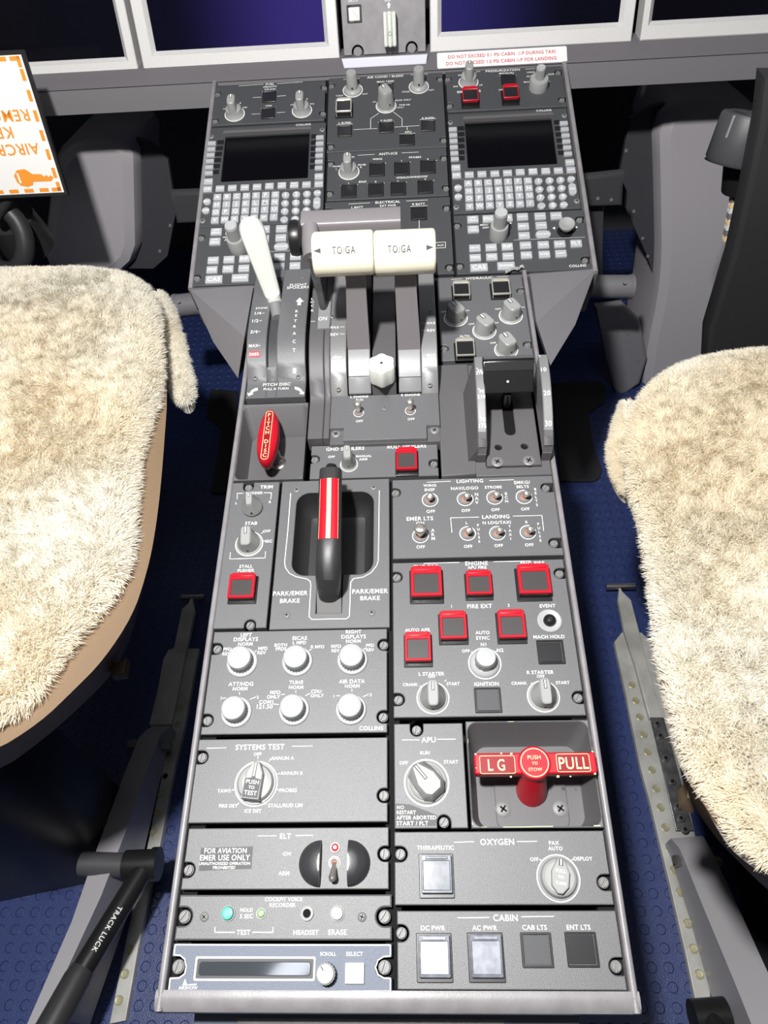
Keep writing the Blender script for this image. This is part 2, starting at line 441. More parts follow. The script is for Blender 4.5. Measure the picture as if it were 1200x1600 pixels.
def fin_knob(g, r, h, k='knob'):
    g.ring(r * .98, r * 1.06, 0, .0004, 'white', 40)
    g.lathe([(r * .98, 0), (r * .98, .001), (r * .88, .0022), (r * .8, h * .4), (r * .45, h * .55)], k, 36)
    rings = [[(x, y, z) for x, y in sup(a, b, 3.5, 28)] for a, b, z in ((r * .5, r * .82, h * .3), (r * .42, r * .72, h * .85), (r * .4, r * .7, h * .95), (r * .3, r * .6, h))]
    g.loft(rings, k)
    g.box(-r * .13, r * .13, r * .1, r * .6, h - .0004, h + .0002, 'ink'); g.box(-r * .07, r * .07, r * .14, r * .56, h, h + .0004, 'white')
def fluted_knob(g, r, h):
    g.lathe([(r, 0), (r, .0012), (r * .95, .002)], 'knob_light', 40)
    n = 96
    def ringf(rr, z, amp): return [((rr - (amp if j % 4 in (0, 1) else 0)) * math.cos(2 * PI * j / n), (rr - (amp if j % 4 in (0, 1) else 0)) * math.sin(2 * PI * j / n), z) for j in range(n)]
    g.loft([ringf(r * .80, .002, r * .05), ringf(r * .77, h * .62, r * .05)], 'knob_dark', cap1=False)
    g.lathe([(r * .77, h * .60), (r * .77, h * .66), (r * .765, h * .86), (r * .73, h * .95), (r * .62, h), (r * .3, h * 1.02)], 'knob_light', 40)
def sync_knob(g, r, h):
    g.ring(r, r * 1.07, 0, .0004, 'white', 40)
    g.lathe([(r * .97, 0), (r * .97, .001), (r * .88, .003), (r * .7, .0045)], 'knob_light', 40)
    n = 48
    def rf(rr, z, a): return [((rr - (a if (j % 8) in (0, 1) else 0)) * math.cos(2 * PI * j / n), (rr - (a if (j % 8) in (0, 1) else 0)) * math.sin(2 * PI * j / n), z) for j in range(n)]
    g.loft([rf(r * .68, .004, r * .03), rf(r * .66, h * .8, r * .03)], 'knob', cap1=False)
    g.lathe([(r * .66, h * .78), (r * .66, h * .9), (r * .6, h), (r * .3, h * 1.03)], 'knob_light', 40)
def temp_knob(g, r, h):
    g.ring(r * .98, r * 1.06, 0, .0004, 'white', 40)
    g.lathe([(r * .95, 0), (r * .95, .001), (r * .85, .003), (r * .62, .0045), (r * .58, .006), (r * .55, h * .93), (r * .48, h)], 'knob', 36)
    g.lathe([(r * .1, 0), (r * .1, .0004)], 'ink', 12, Matrix.Translation((0, -r * .60, h * .34)) @ Matrix.Rotation(R(88), 4, 'X'))
def stack_knob(g, r, h, r2):
    g.lathe([(r, 0), (r, h * .42), (r * .93, h * .48)], 'knob', 36)
    n = 60
    g.loft([[((r2 - (.0004 if j % 3 == 0 else 0)) * math.cos(2 * PI * j / n), (r2 - (.0004 if j % 3 == 0 else 0)) * math.sin(2 * PI * j / n), z) for j in range(n)] for z in (h * .46, h * .94)], 'knob')
    g.lathe([(r2 * .96, h * .93), (r2 * .9, h), (r2 * .6, h), (r2 * .55, h * .985)], 'knob_light', 30)
def toggle(g, r, h, lean, leanx=0, tip=1.0):
    g.ring(r * .86, r * .97, 0, .0005, 'white', 30)
    g.ring(r * .5, r * .80, 0, .0014, 'screw', 30)
    g.lathe([(r * .52, .0004), (r * .42, .0007), (r * .2, .0010)], 'orange', 20)
    M = Matrix.Rotation(lean, 4, 'X') @ Matrix.Rotation(leanx, 4, 'Y')
    g.lathe([(r * .24, 0), (r * .27 * min(1.5, tip), h * .3), (r * .36 * tip, h * .66), (r * .43 * tip, h * .84), (r * .35 * tip, h * .95), (r * .16 * tip, h)], 'bat', 20, M)
def push(g, w_, h_, face='button'):
    o = rrect(-w_ / 2, w_ / 2, -h_ / 2, h_ / 2, .0006, 3); i = rrect(-w_ * .43, w_ * .43, -h_ * .43, h_ * .43, .0005, 3)
    g.plate(o, [i], 0, .0016, 'black', .0003)
    g.prism(rrect(-w_ * .41, w_ * .41, -h_ * .41, h_ * .41, .0005, 3), 0, .0009, face, .0003)
def guard_parts(w_, h_, kind, lift):
    gb = G()
    gb.prism(rrect(-w_ / 2, w_ / 2, -h_ / 2, h_ / 2, .0006, 3), 0, .0016, 'black', .0004)
    gb.prism(rrect(-w_ * .38, w_ * .38, -h_ * .40, h_ * .36, .0006, 3), .001, lift * .7, 'black', .0004)
    x = w_ * (.455 if kind == 'red' else .44); y0, y1 = -h_ * (.40 if kind != 'clear' else .46), h_ * .46
    gf = G(); k = {'red': 'red', 'clear': 'clear'}.get(kind, 'clear')
    bw = w_ * (.095 if kind == 'red' else .06); tb = h_ * (.20 if kind == 'red' else .14)
    if kind in ('red', 'open', 'clear'):
        kk = 'red' if kind in ('red', 'open') else 'clear'
        t = .0032 if kind != 'clear' else .0022
        gf.plate(rrect(-x, x, y0, y1, .0008, 3), [rrect(-x + bw, x - bw, y0 + bw, y1 - tb, .0004, 3)], lift - t, lift, kk, .0005)
        gf.box(-x * .8, x * .8, y1 - tb * .55, y1 + h_ * .03, lift - t * .8, lift + .0008, kk, .0005)
        for sx in (-1, 1):
            gf.box(sx * x * .86 - bw * .35, sx * x * .86 + bw * .35, y1 - tb, y1 + h_ * .03, .001, lift - t * .5, kk)
            gf.box(sx * (x - bw * .45) - bw * .3, sx * (x - bw * .45) + bw * .3, y0, y0 + bw * 1.1, .0016, lift - t * .5, kk if kind == 'clear' else 'black')
        gw = G(); gw.prism(rrect(-x + bw * .9, x - bw * .9, y0 + bw * .9, y1 - tb * .95, .0004, 3), lift - t, lift - .0009, 'lens' if kind == 'red' else 'button', .0003)
    else:
        cv = kind
        gf.plate(rrect(-x, x, y0, y1, .0008, 3), [rrect(-x + bw, x - bw, y0 + bw * 1.4, y1 - tb, .0004, 3)], lift - .002, lift, 'cover_c', .0005)
        gf.box(-x * .7, x * .75, y1 - tb * .75, y1 - tb * .3, lift - .001, lift + .0012, cv, .0005)
        gw = G(); gw.prism(rrect(-x + bw * .9, x - bw * .9, y0 + bw * 1.3, y1 - tb * .95, .0004, 3), lift - .002, lift - .0005, cv, .0003)
    return gb, gf, gw

# ------------------------------------------------------------------ control panels
class Panel:
    def __init__(s, name, label, cat, plane, corners, F=ID, group=None, k='panel', thick=.0085, lw=.00055, zf=None, gap=.0004, free=False):
        s.pl = plane; s.F = F; s.k = k; s.th = thick; s.lw = lw; s.zf = zf
        q = [plane.uv(*(F(*c[:2]) if len(c) == 2 else c[2](*c[:2]))) for c in corners]
        u0 = (q[0].x + q[3].x) / 2; u1 = (q[1].x + q[2].x) / 2; v1 = (q[0].y + q[1].y) / 2; v0 = (q[2].y + q[3].y) / 2
        s.o = Vector(((u0 + u1) / 2, (v0 + v1) / 2, 0))
        s.x0, s.x1, s.y0, s.y1 = u0 - s.o.x + gap, u1 - s.o.x - gap, v0 - s.o.y + gap, v1 - s.o.y - gap
        s.M = plane.M @ Matrix.Translation(s.o)
        s.root = thing(name, label, cat, s.M, group)
        s.g = G(); s.notch = []; s.holes = []
    def L(s, x, y, h=0, F=None):
        p = s.pl.uv(*(F or s.F)(x, y), h) - Vector((s.o.x, s.o.y, 0)); return p
    def LS(s, x, y, F=None):
        if not s.zf: return s.L(x, y, 0, F)
        h = 0
        for _ in range(5): h = s.zf(s.L(x, y, h, F).y)
        p = s.L(x, y, h, F); return p
    def rad(s, x, y, r, F=None): return (s.L(x + r, y, 0, F) - s.L(x - r, y, 0, F)).length / 2
    def T(s, t, x, y, wd, k='white', F=None, hs=1.0, rot=0):
        if len(t) == 1: return s.TH(t, x, y, 15, F)
        p = s.LS(x, y, F); wl = (s.L(x + wd / 2, y, 0, F) - s.L(x - wd / 2, y, 0, F)).length
        s.g.text(t, p.x, p.y, wl, k, .0003, rot, s.zf, None, hs)
    def TH(s, t, x, y, wd, F=None):
        p = s.LS(x, y, F); wl = (s.L(x + wd / 2, y, 0, F) - s.L(x - wd / 2, y, 0, F)).length
        s.g.textH(t, p.x, p.y, wl * 1.15, 'white', .0003, s.zf)
    def VT(s, t, x1, y1, x2, y2, wd, F=None):
        n = len(t)
        for i, c in enumerate(t):
            a = i / max(1, n - 1); s.TH(c, x1 + (x2 - x1) * a, y1 + (y2 - y1) * a, wd, F)
    def LN(s, *seg, F=None, wd=None):
        for x1, y1, x2, y2 in seg: s.g.line(s.LS(x1, y1, F), s.LS(x2, y2, F), wd or s.lw, 'white', .0003, s.zf)
    def PL(s, pts, k='white', F=None, z=.0003):
        s.g.poly([s.LS(x, y, F) for x, y in pts], k, z, s.zf)
    def screw(s, x, y, side, r=None, F=None):
        p = s.L(x, y, 0, F); r = r or .0036
        if side in 'LRTB':
            s.notch.append((side, p.x, p.y, r * 1.38))
            link_mesh('screw', cached(('dz', q4(r)), lambda g: dzus(g, r), 'screw'), s.root, (p.x, p.y, 0), random.uniform(.9, 1.9))
        else:
            link_mesh('screw', cached(('ph', q4(r)), lambda g: phillips(g, r), 'screw'), s.root, (p.x, p.y, s.zf(p.y) if s.zf else 0), random.uniform(0, 1))
    def knob(s, fn, key, x, y, r, rotz=0, name='knob', F=None, **kw):
        p = s.LS(x, y, F); rr = s.rad(x, y, r, F)
        return link_mesh(name, cached((key, q4(rr), tuple(sorted(kw.items()))), lambda g: fn(g, rr, **kw), name), s.root, (p.x, p.y, p.z), rotz)
    def rect(s, quad, F=None):
        q = [s.L(x, y, 0, F) for x, y in quad]
        u0 = (q[0].x + q[3].x) / 2; u1 = (q[1].x + q[2].x) / 2; v1 = (q[0].y + q[1].y) / 2; v0 = (q[2].y + q[3].y) / 2
        return (u0 + u1) / 2, (v0 + v1) / 2, u1 - u0, v1 - v0
    def push(s, x, y, wd, ht, face='button', F=None, name='push_button'):
        a = s.rect([(x - wd / 2, y - ht / 2), (x + wd / 2, y - ht / 2), (x + wd / 2, y + ht / 2), (x - wd / 2, y + ht / 2)], F)
        W_, H_ = q4(a[2]), q4(a[3])
        return link_mesh(name, cached(('pb', W_, H_, face), lambda g: push(g, W_, H_, face), name), s.root, (a[0], a[1], 0))
    def guard(s, quad, kind='red', lift=.0085, F=None):
        a = s.rect(quad, F)
        gb, gf, gw = guard_parts(a[2], a[3], kind, lift)
        b = gb.build('guarded_button', s.root, loc=(a[0], a[1], 0))
        gf.build('guard_frame', b); gw.build('guard_window', b)
    def outline(s):
        x0, x1, y0, y1 = s.x0, s.x1, s.y0, s.y1; P = []
        def arc(cx, cy, r, a0, a1, n=10): return [(cx + r * math.cos(R(a0 + (a1 - a0) * i / n)), cy + r * math.sin(R(a0 + (a1 - a0) * i / n))) for i in range(n + 1)]
        P.append((x0, y0))
        for _, x, y, r in sorted([n for n in s.notch if n[0] == 'B'], key=lambda n: n[1]): P += [(x - r, y0)] + arc(x, y, r, 180, 0) + [(x + r, y0)]
        P.append((x1, y0))
        for _, x, y, r in sorted([n for n in s.notch if n[0] == 'R'], key=lambda n: n[2]): P += [(x1, y - r)] + arc(x, y, r, 270, 90) + [(x1, y + r)]
        P.append((x1, y1))
        for _, x, y, r in sorted([n for n in s.notch if n[0] == 'T'], key=lambda n: -n[1]): P += [(x + r, y1)] + arc(x, y, r, 360, 180) + [(x - r, y1)]
        P.append((x0, y1))
        for _, x, y, r in sorted([n for n in s.notch if n[0] == 'L'], key=lambda n: -n[2]): P += [(x0, y + r)] + arc(x, y, r, 90, -90) + [(x0, y - r)]
        return P
    def finish(s, bev=.0006):
        s.g.plate(s.outline(), s.holes, -s.th, 0, s.k, bev)
        return s.g.build('faceplate', s.root)

# ================================================================== cockpit shell
def struct(o): o['kind'] = 'structure'; return o
g = G(); g.box(-1.1, 1.1, -.3, 1.75, -.02, 0, 'floor'); struct(g.build('floor', None, Matrix.Identity(4)))
g = G(); g.box(-1.1, 1.1, 1.72, 1.75, 0, 1.5, 'gunmetal'); struct(g.build('wall_front', None, Matrix.Identity(4)))
g = G(); g.box(-1.13, -1.1, -.3, 1.75, 0, 1.5, 'gunmetal'); struct(g.build('wall_left', None, Matrix.Identity(4)))
g = G(); g.box(1.1, 1.13, -.3, 1.75, 0, 1.5, 'gunmetal'); struct(g.build('wall_right', None, Matrix.Identity(4)))

# ================================================================== pedestal body (coordinates of the pedestal face)
UL, UR, UC = -.1762, .1325, -.0222
VB, VT = -.0235, .652
ped = thing('center_pedestal', 'grey painted center pedestal standing on the blue floor between the two seats', 'pedestal', LOW.M @ Matrix.Translation((-.022, .3, -.3)))
LM = LOW.M
def lowpart(name, fn):
    g = G(); fn(g); return g.build(name, ped, LM)
for sx, name in ((UL, 'side_wall'), (UR - .003, 'side_wall')):
    lowpart(name, lambda g: g.box(sx + .0004, sx + .0026, VB - .006, VT, -.36, -.004, 'paint'))
def trimbar(u0, u1):
    def f(g):
        pts = rrect(u0, u1, -.012, .0016, .0022, 4)
        g.loft([[(x, v, z) for x, z in pts] for v in (VB - .012, VT)], 'trim', cap0=True)
    return f
lowpart('edge_trim', trimbar(UL, UL + .0049)); lowpart('edge_trim', trimbar(UR - .0049, UR))
def lip(g):
    pts = [(VB - .0005, -.012), (VB - .0005, .0008), (VB - .004, .0016), (VB - .009, .0008), (VB - .0125, -.0022), (VB - .0135, -.008), (VB - .012, -.014)]
    g.loft([[(u, a, b) for a, b in pts] for u in (UL - .0005, UR + .0005)], 'trim', cap0=True)
lowpart('rear_lip', lip)
def apron(g):
    g.box(UL + .002, UR - .002, VB - .009, VB - .006, -.36, -.012, 'paint')
    for k in range(3): g.loft([[(u, VB - .009 - d, z) for d, z in ((0, -.030 - k * .012), (.002, -.032 - k * .012), (.002, -.036 - k * .012), (0, -.038 - k * .012))] for u in (UL + .03, UR - .03)], 'trim', cap0=True)
lowpart('rear_apron', apron)
def foot(g):
    u0, u1 = UL + .012, UR - .03
    pr = [(-.030, -.050), (-.078, -.062), (-.086, -.075), (-.086, -.30), (-.030, -.30)]
    g.loft([[(u, v, z) for v, z in pr][::-1] for u in (u0, u1 + .0)], 'lavbase', cap0=True)
    for k in range(3):
        v = -.044 - .011 * k; z = -.0535 - .00275 * k
        g.prism(rrect(u0 + .03 + .01 * k, u1 - .05 + .01 * k, v - .0022, v + .0022, .0021, 4), z - .004, z + .0012, 'trim', .0008)
lowpart('lower_housing', foot)
lowpart('trough', lambda g: g.box(UL + .003, UR - .003, VB - .004, VT, -.066, -.06, 'matte'))
vp0, vp1 = LOW.uv(420, 752).y, LOW.uv(420, 630).y; vg0, vg1 = LOW.uv(840, 1298).y, LOW.uv(840, 1124).y
for u, segs in ((UL + .0052, ((VB, vp0), (vp1, VT))), (UC - .0055, ((VB, VT),)), (UR - .0162, ((VB, vg0), (vg1, VT)))):
    for v0, v1 in segs: lowpart('mounting_rail', lambda g: g.box(u, u + .011, v0, v1, -.02, -.0086, 'matte'))
# forward deck under the two keypad units
d_l, d_r = -.2535, .2108
dv1 = DECK.uv(690, 106).y
DM = DECK.M
def deckpart(name, fn):
    g = G(); fn(g); return g.build(name, ped, DM)
deckpart('deck_tray', lambda g: g.box(d_l + .003, d_r - .003, .001, dv1, -.016, -.0087, 'matte'))
def decktrim(u0, u1):
    def f(g):
        pts = rrect(u0, u1, -.07, .0016, .0022, 4)
        g.loft([[(x, v, z) for x, z in pts] for v in (-.001, dv1 - .002)], 'trim', cap0=True)
    return f
deckpart('deck_trim', decktrim(d_l - .001, d_l + .0045)); deckpart('deck_trim', decktrim(d_r - .0045, d_r + .001))
deckpart('deck_edge', lambda g: g.box(d_l, d_r, -.0035, .0005, -.03, -.0002, 'paint', .001))
# folded cheeks that carry the wider deck down to the pedestal
side_l = Plane(LOW.W(UL, 0, 0), LOW.ey, LOW.ez); side_r = Plane(LOW.W(UR, 0, 0), LOW.ey, LOW.ez)
def cheek(A, B, Cc, D, E, sgn):
    a = DECK.at(*A, -.001); b = LOW.at(*B, .0); c = LOW.at(*Cc, .008)
    d = (side_l if sgn < 0 else side_r).at(*D)
    d = CAM + (d - CAM) * 1.06
    e = a + (d - a) * .52 + LOW.ez * (-.012) + LOW.ex * sgn * .004
    inn = LOW.ex * (-sgn * .004)
    up = LOW.W((UL if sgn < 0 else UR), VT + .02, -.12)
    a2 = a + LOW.ez * (-.02) + DECK.ey * .05
    g = G()
    g.add([a, b, c], [(0, 1, 2)], 'cheekpaint'); g.add([a, c, d, e], [(0, 1, 2, 3)], 'cheekpaint')
    bk = [p + DECK.ey * .03 + LOW.ez * (-.02) for p in (a, b, c, d, e)]
    g.add([a, b, c, d, e] + bk, [(0, 1, 6, 5), (3, 4, 9, 8), (4, 0, 5, 9), (2, 3, 8, 7), (1, 2, 7, 6)], 'cheekpaint')
    g.v = [tuple(v) for v in g.v]
    o = g.build('cheek', ped, Matrix.Identity(4)); 
    return o, (a, b, c, d, e)
cheek((296, 451), (396, 447), (382, 526), (372, 591), None, -1)
cheek((931, 420), (828, 429), (838, 503), (860, 571), None, 1)
for (x, y) in ((330, 512), (352, 560)):
    pass

# ================================================================== right column of control panels
A_ = fr(600, 740, 3.75); B_ = fr(600, 930, 3.6364); C_ = fr(600, 1110, 3.3333); D_ = fr(600, 1290, 2.9268)
P = Panel('lighting_panel', 'dark grey LIGHTING switch panel with eight metal toggles right of the brake handle', 'control panel', LOW, [(48, 38), (1003, 6), (1040, 485), (48, 495)], A_)
for t in (('LIGHTING', 503, 44, 155), ('WING', 268, 70, 75), ('INSP', 268, 95, 58), ('NAV/LOGO', 472, 86, 160), ('STROBE', 640, 80, 100), ('SMKG/', 808, 52, 95), ('BELTS', 812, 77, 72),
          ('OFF', 274, 222, 50), ('OFF', 480, 217, 50), ('OFF', 653, 212, 50), ('OFF', 828, 208, 50), ('EMER LTS', 210, 264, 155), ('ON', 212, 291, 45), ('OFF', 215, 430, 50), ('LANDING', 655, 253, 160),
          ('L', 484, 290, 12), ('R', 835, 285, 14), ('N LDG/TAXI', 660, 287, 165), ('OFF', 493, 427, 50), ('OFF', 672, 422, 50), ('OFF', 851, 418, 50)): P.T(*t)
P.VT('NAV', 542, 122, 544, 170, 18); P.VT('BCN', 715, 118, 718, 162, 16); P.VT('BELTS', 886, 92, 896, 184, 15); P.VT('ARM', 286, 333, 288, 381, 18)
P.VT('PULSE', 551, 303, 559, 398, 14); P.VT('TAXI', 736, 310, 742, 382, 14); P.VT('PULSE', 904, 296, 917, 392, 14)
P.LN((252, 52, 390, 46), (618, 42, 760, 37), (390, 260, 555, 256), (390, 260, 398, 345), (757, 250, 925, 246), (925, 246, 935, 335))
tips = [(270, 155, 0, 0), (475, 150, .06, .25), (648, 142, .06, .22), (820, 138, .05, .25), (490, 352, .05, .12), (665, 350, .02, .25), (843, 345, .02, .22)]
for x, y, lx, ly in tips:
    P.knob(toggle, 'tg%.2f' % ly, x, y, 50, 0, 'toggle_switch', h=.0125, lean=R(12), leanx=ly * .7)
P.knob(toggle, 'tgE', 213, 366, 50, 0, 'toggle_switch', h=.015, lean=R(-3), tip=1.75)
P.screw(68, 110, 'L'); P.screw(950, 80, 'R'); P.screw(998, 405, 'R')
P.finish()

P = Panel('engine_panel', 'dark grey ENGINE panel with six red guarded buttons and two starter knobs', 'control panel', LOW, [(48, 519, A_), (1046, 500, A_), (1160, 690), (52, 694)], B_)
for t in (('ENGINE', 542, 526, 132), ('APU FIRE', 545, 550, 110), ('ENG FIRE', 245, 546, 140), ('ENG FIRE', 870, 526, 140), ('FIRE EXT', 560, 777, 145), ('1', 396, 777, 6), ('2', 730, 772, 14), ('EVENT', 958, 775, 92), ('AUTO APR', 197, 917, 148), ('AUTO', 577, 932, 82), ('SYNC', 579, 963, 80), ('MACH HOLD', 966, 956, 182)):
    P.T(*t, F=A_)
P.LN((235, 527, 440, 521), (643, 517, 855, 513), F=A_)
for t in (('N1', 565, 280, 30), ('OFF', 465, 317, 44), ('N2', 660, 313, 36), ('L STARTER', 270, 447, 145), ('OFF', 272, 463, 40), ('CRANK', 150, 508, 84), ('START', 393, 503, 74), ('IGNITION', 582, 504, 138), ('R STARTER', 887, 438, 152), ('OFF', 890, 461, 44), ('CRANK', 768, 500, 88), ('START', 1015, 497, 78)):
    P.T(*t)
P.LN((205, 517, 212, 528), (345, 490, 352, 483), (497, 322, 506, 328), (640, 318, 632, 324), (836, 500, 846, 508))
P.guard([(150, 572), (344, 568), (350, 765), (150, 765)], F=A_, lift=.0105)
P.guard([(468, 590), (628, 588), (642, 745), (478, 745)], F=A_)
P.guard([(765, 560), (962, 556), (986, 750), (776, 750)], F=A_, lift=.0105)
P.guard([(305, 110), (468, 108), (482, 284), (314, 284)]); P.guard([(630, 104), (795, 100), (815, 278), (645, 280)]); P.guard([(112, 228), (270, 226), (278, 410), (114, 412)])
P.push(947, 325, 152, 137); P.push(590, 598, 152, 145, 'lens_grey')
p = P.L(940, 147); rr = P.rad(940, 147, 70)
g = G(); g.lathe([(rr, 0), (rr, .0012), (rr * .9, .002), (rr * .6, .0008), (rr * .55, .0006)], 'knob_light', 36); eb = g.build('push_button', P.root, loc=p)
g = G(); g.lathe([(rr * .53, .0004), (rr * .5, .003), (rr * .36, .0048), (rr * .18, .0056)], 'black', 28); g.build('button_cap', eb)
P.knob(sync_knob, 'sync', 572, 388, 88, 0, 'rotary_knob', h=.0155)
for x, y in ((278, 584), (905, 575)):
    P.knob(bar_knob, 'start', x, y, 88, 0, 'rotary_knob', h=.015, tw=.0042, tl=.0100, kbase='knob')
P.screw(75, 605, 'L', F=A_); P.screw(1030, 583, 'R', F=A_); P.screw(82, 592, 'L'); P.screw(1105, 580, 'R')
P.finish()

P = Panel('apu_panel', 'small dark grey APU panel with one large rotary knob beside the red LG handle', 'control panel', LOW, [(48, 68), (411, 62), (441, 610), (54, 625)], C_)
for t in (('APU', 232, 153, 74), ('RUN', 213, 221, 48), ('OFF', 103, 273, 44), ('START', 349, 268, 74)): P.T(*t)
P.LN((95, 155, 182, 154), (278, 151, 370, 150))
P.PL([(58, 484), (135, 490), (276, 545), (268, 602), (58, 604)], 'lens_grey', z=.0002)
for t in (('NO', 86, 505, 36), ('RESTART', 116, 531, 100), ('AFTER ABORTED', 168, 558, 206), ('START / FLT', 148, 588, 165)): P.T(*t)
def apu_knob(g, r, h):
    g.ring(r * .96, r * 1.03, 0, .0005, 'white', 44); g.lathe([(r * .9, 0), (r * .9, .0014), (r * .82, .002)], 'knob', 44)
    body = [(x * r, y * r) for x, y in ((-.50, .70), (.0, .92), (.50, .70), (.62, .1), (.62, -.52), (.34, -.80), (-.34, -.80), (-.62, -.52), (-.62, .1))]
    top = [(x * r, y * r) for x, y in ((-.16, .78), (.0, .80), (.16, .78), (.46, .05), (.44, -.45), (.25, -.66), (-.25, -.66), (-.44, -.45), (-.46, .05))]
    g.loft([[(x, y, z) for x, y in q][::-1] for q, z in ((body, .0018), (body, h * .5), (top, h * .94), (inset(ccw(top), .0004)[::-1], h))], 'knob')
    g.lathe([(r * .8, .001), (r * .78, h * .3), (r * .66, h * .4)], 'knob', 40)
    g.box(-.0012, .0012, r * .02, r * .78, h - .0003, h + .0002, 'ink'); g.box(-.0005, .0005, r * .05, r * .75, h, h + .0004, 'white')
P.knob(apu_knob, 'apu', 222, 376, 115, R(40), 'rotary_knob', h=.013)
P.screw(170, 100, 'T'); P.screw(313, 582, 'B')
P.finish()

# landing gear well and red handle
P = Panel('gear_handle_well', 'recessed grey tray with chipped edges that holds the red LG PULL handle', 'recess tray', LOW, [(424, 56), (1064, 44), (1152, 610), (452, 620)], C_)
a = P.rect([(437, 66), (1062, 56), (1135, 602), (462, 606)])
hole = rrect(a[0] - a[2] / 2, a[0] + a[2] / 2, a[1] - a[3] / 2, a[1] + a[3] / 2, .007, 6)
P.holes.append(hole)
WD = .027
fl = rrect(a[0] - a[2] / 2 + .006, a[0] + a[2] / 2 - .006, a[1] - a[3] / 2 + .002, a[1] + a[3] / 2 - .012, .009, 6)
fl0 = [(x, y, -WD + .004) for x, y in rrect(a[0] - a[2] / 2 + .0045, a[0] + a[2] / 2 - .0045, a[1] - a[3] / 2 + .001, a[1] + a[3] / 2 - .0095, .009, 6)]
g = G(); g.loft([[(x, y, -.0005) for x, y in ccw(hole)][::-1], fl0[::-1], [(x, y, -WD) for x, y in fl][::-1]], 'paint', cap1=False); g.add([(x, y, -WD) for x, y in fl], [tuple(range(len(fl)))], 'paint')
for q in ((700, 606, 160, 3), (820, 603, 120, 4), (1110, 598, 36, 6), (1078, 130, 4, 30), (1086, 190, 4, 22), (660, 58, 30, 2), (438, 150, 3, 20), (460, 580, 4, 18), (520, 606, 30, 2)):
    p0 = P.L(q[0] - q[2] / 2, q[1]); p1 = P.L(q[0] + q[2] / 2, q[1] + q[3]); 
    g.add([(p0.x, p1.y, .0002), (p1.x, p1.y, .0002), (p1.x, p0.y, .0002), (p0.x, p0.y, .0002)], [(0, 1, 2, 3)], 'dirt')
g.build('tray', P.root)
c = Vector((0, 0, 0)); cc = P.L(765, 470, -WD)
g = G()
pw = .027
pl_ = [(cc.x - pw, cc.y + .012)] + [(cc.x - pw + .009 + .009 * math.cos(R(t)), cc.y - .022 + .009 + .009 * math.sin(R(t)) - .0) for t in range(180, 271, 15)] + [(cc.x + pw - .009 + .009 * math.cos(R(t)), cc.y - .013 + .009 * math.sin(R(t))) for t in range(270, 361, 15)] + [(cc.x + pw, cc.y + .012)]
g.prism(pl_, -WD, -WD + .0012, 'paint', .0006); g.build('base_plate', P.root)
for x, y in ((620, 515), (917, 513)):
    p = P.L(x, y, -WD); link_mesh('screw', cached(('ph', .0058), lambda g: phillips(g, .0058), 'screw'), P.root, (p.x, p.y, -WD + .0012), .3)
P.finish()
hz = .012
hc = P.L(783, 273, hz)
ms = P.M @ Matrix.Translation((cc.x, cc.y, -WD + .0013))
H = thing('gear_release_handle', 'red T-shaped emergency landing gear handle lettered LG PULL above the recess', 'handle', ms)
L0 = P.L(468, 225, hz); L1 = P.L(1092, 212, hz); Lb = P.L(472, 345, hz)
yt, yb = (L0.y + L1.y) / 2, Lb.y + .0015
g = G(); g.prism(rrect(L0.x, L1.x + .001, yb, yt, .0022, 4), hz - .009, hz, 'red', .0012)
rd = P.rad(785, 275, 84)
g.prism(circ(hc.x, hc.y, rd, 40), hz - .0085, hz + .0012, 'red', .0012)
def lab(x0, x1, y0, y1):
    a = P.L(x0, y0, hz); b = P.L(x1, y1, hz); o = rrect(a.x, b.x, b.y, a.y, .0016, 4)
    g.plate(o, [inset(ccw(o), .0005)], hz, hz + .0003, 'ivory', .0001); g.prism(inset(ccw(o), .0005), hz, hz + .0002, 'redlabel')
lab(495, 688, 236, 330); lab(892, 1080, 226, 320)
g.ring(rd * .80, rd * .86, hz + .0011, hz + .0015, 'ivory', 36, Matrix.Translation((hc.x, hc.y, 0)))
def HT(t, x, y, wd, z, hs=1.0, k='ivory'):
    p = P.L(x, y, z); wl = (P.L(x + wd / 2, y, z) - P.L(x - wd / 2, y, z)).length; g.text(t, p.x, p.y, wl, k, z + .0004, 0, None, None, hs)
HT('L G', 585, 283, 88, hz, 1.35); HT('PULL', 987, 273, 155, hz, 1.25)
HT('PUSH', 781, 244, 68, hz + .0012); HT('TO', 785, 275, 30, hz + .0012); HT('STOW', 788, 307, 72, hz + .0012)
for (x, y, s_) in ((476, 228, 9), (610, 224, 8), (662, 226, 10), (660, 346, 9), (480, 300, 5), (1098, 330, 10), (905, 344, 12), (970, 344, 7), (1085, 215, 8)):
    p = P.L(x, y, hz); q = s_ * .00009; g.poly([(p.x - q, p.y - q * .6), (p.x + q * .9, p.y - q * .8), (p.x + q, p.y + q * .6), (p.x - q * .5, p.y + q * .7)], 'ivory', hz + .0004)
g.build('grip', H, P.M)
g = G(); rs = P.rad(765, 470, 84, C_)
bs_ = P.L(768, 420, -WD + .0012)
g.tube([tuple(bs_), tuple(bs_ + Vector((0, 0, .002))), (hc.x, hc.y, hz - .006)], [rs, rs * .97, rs * .86], 'red', 36); g.build('stem', H, P.M)

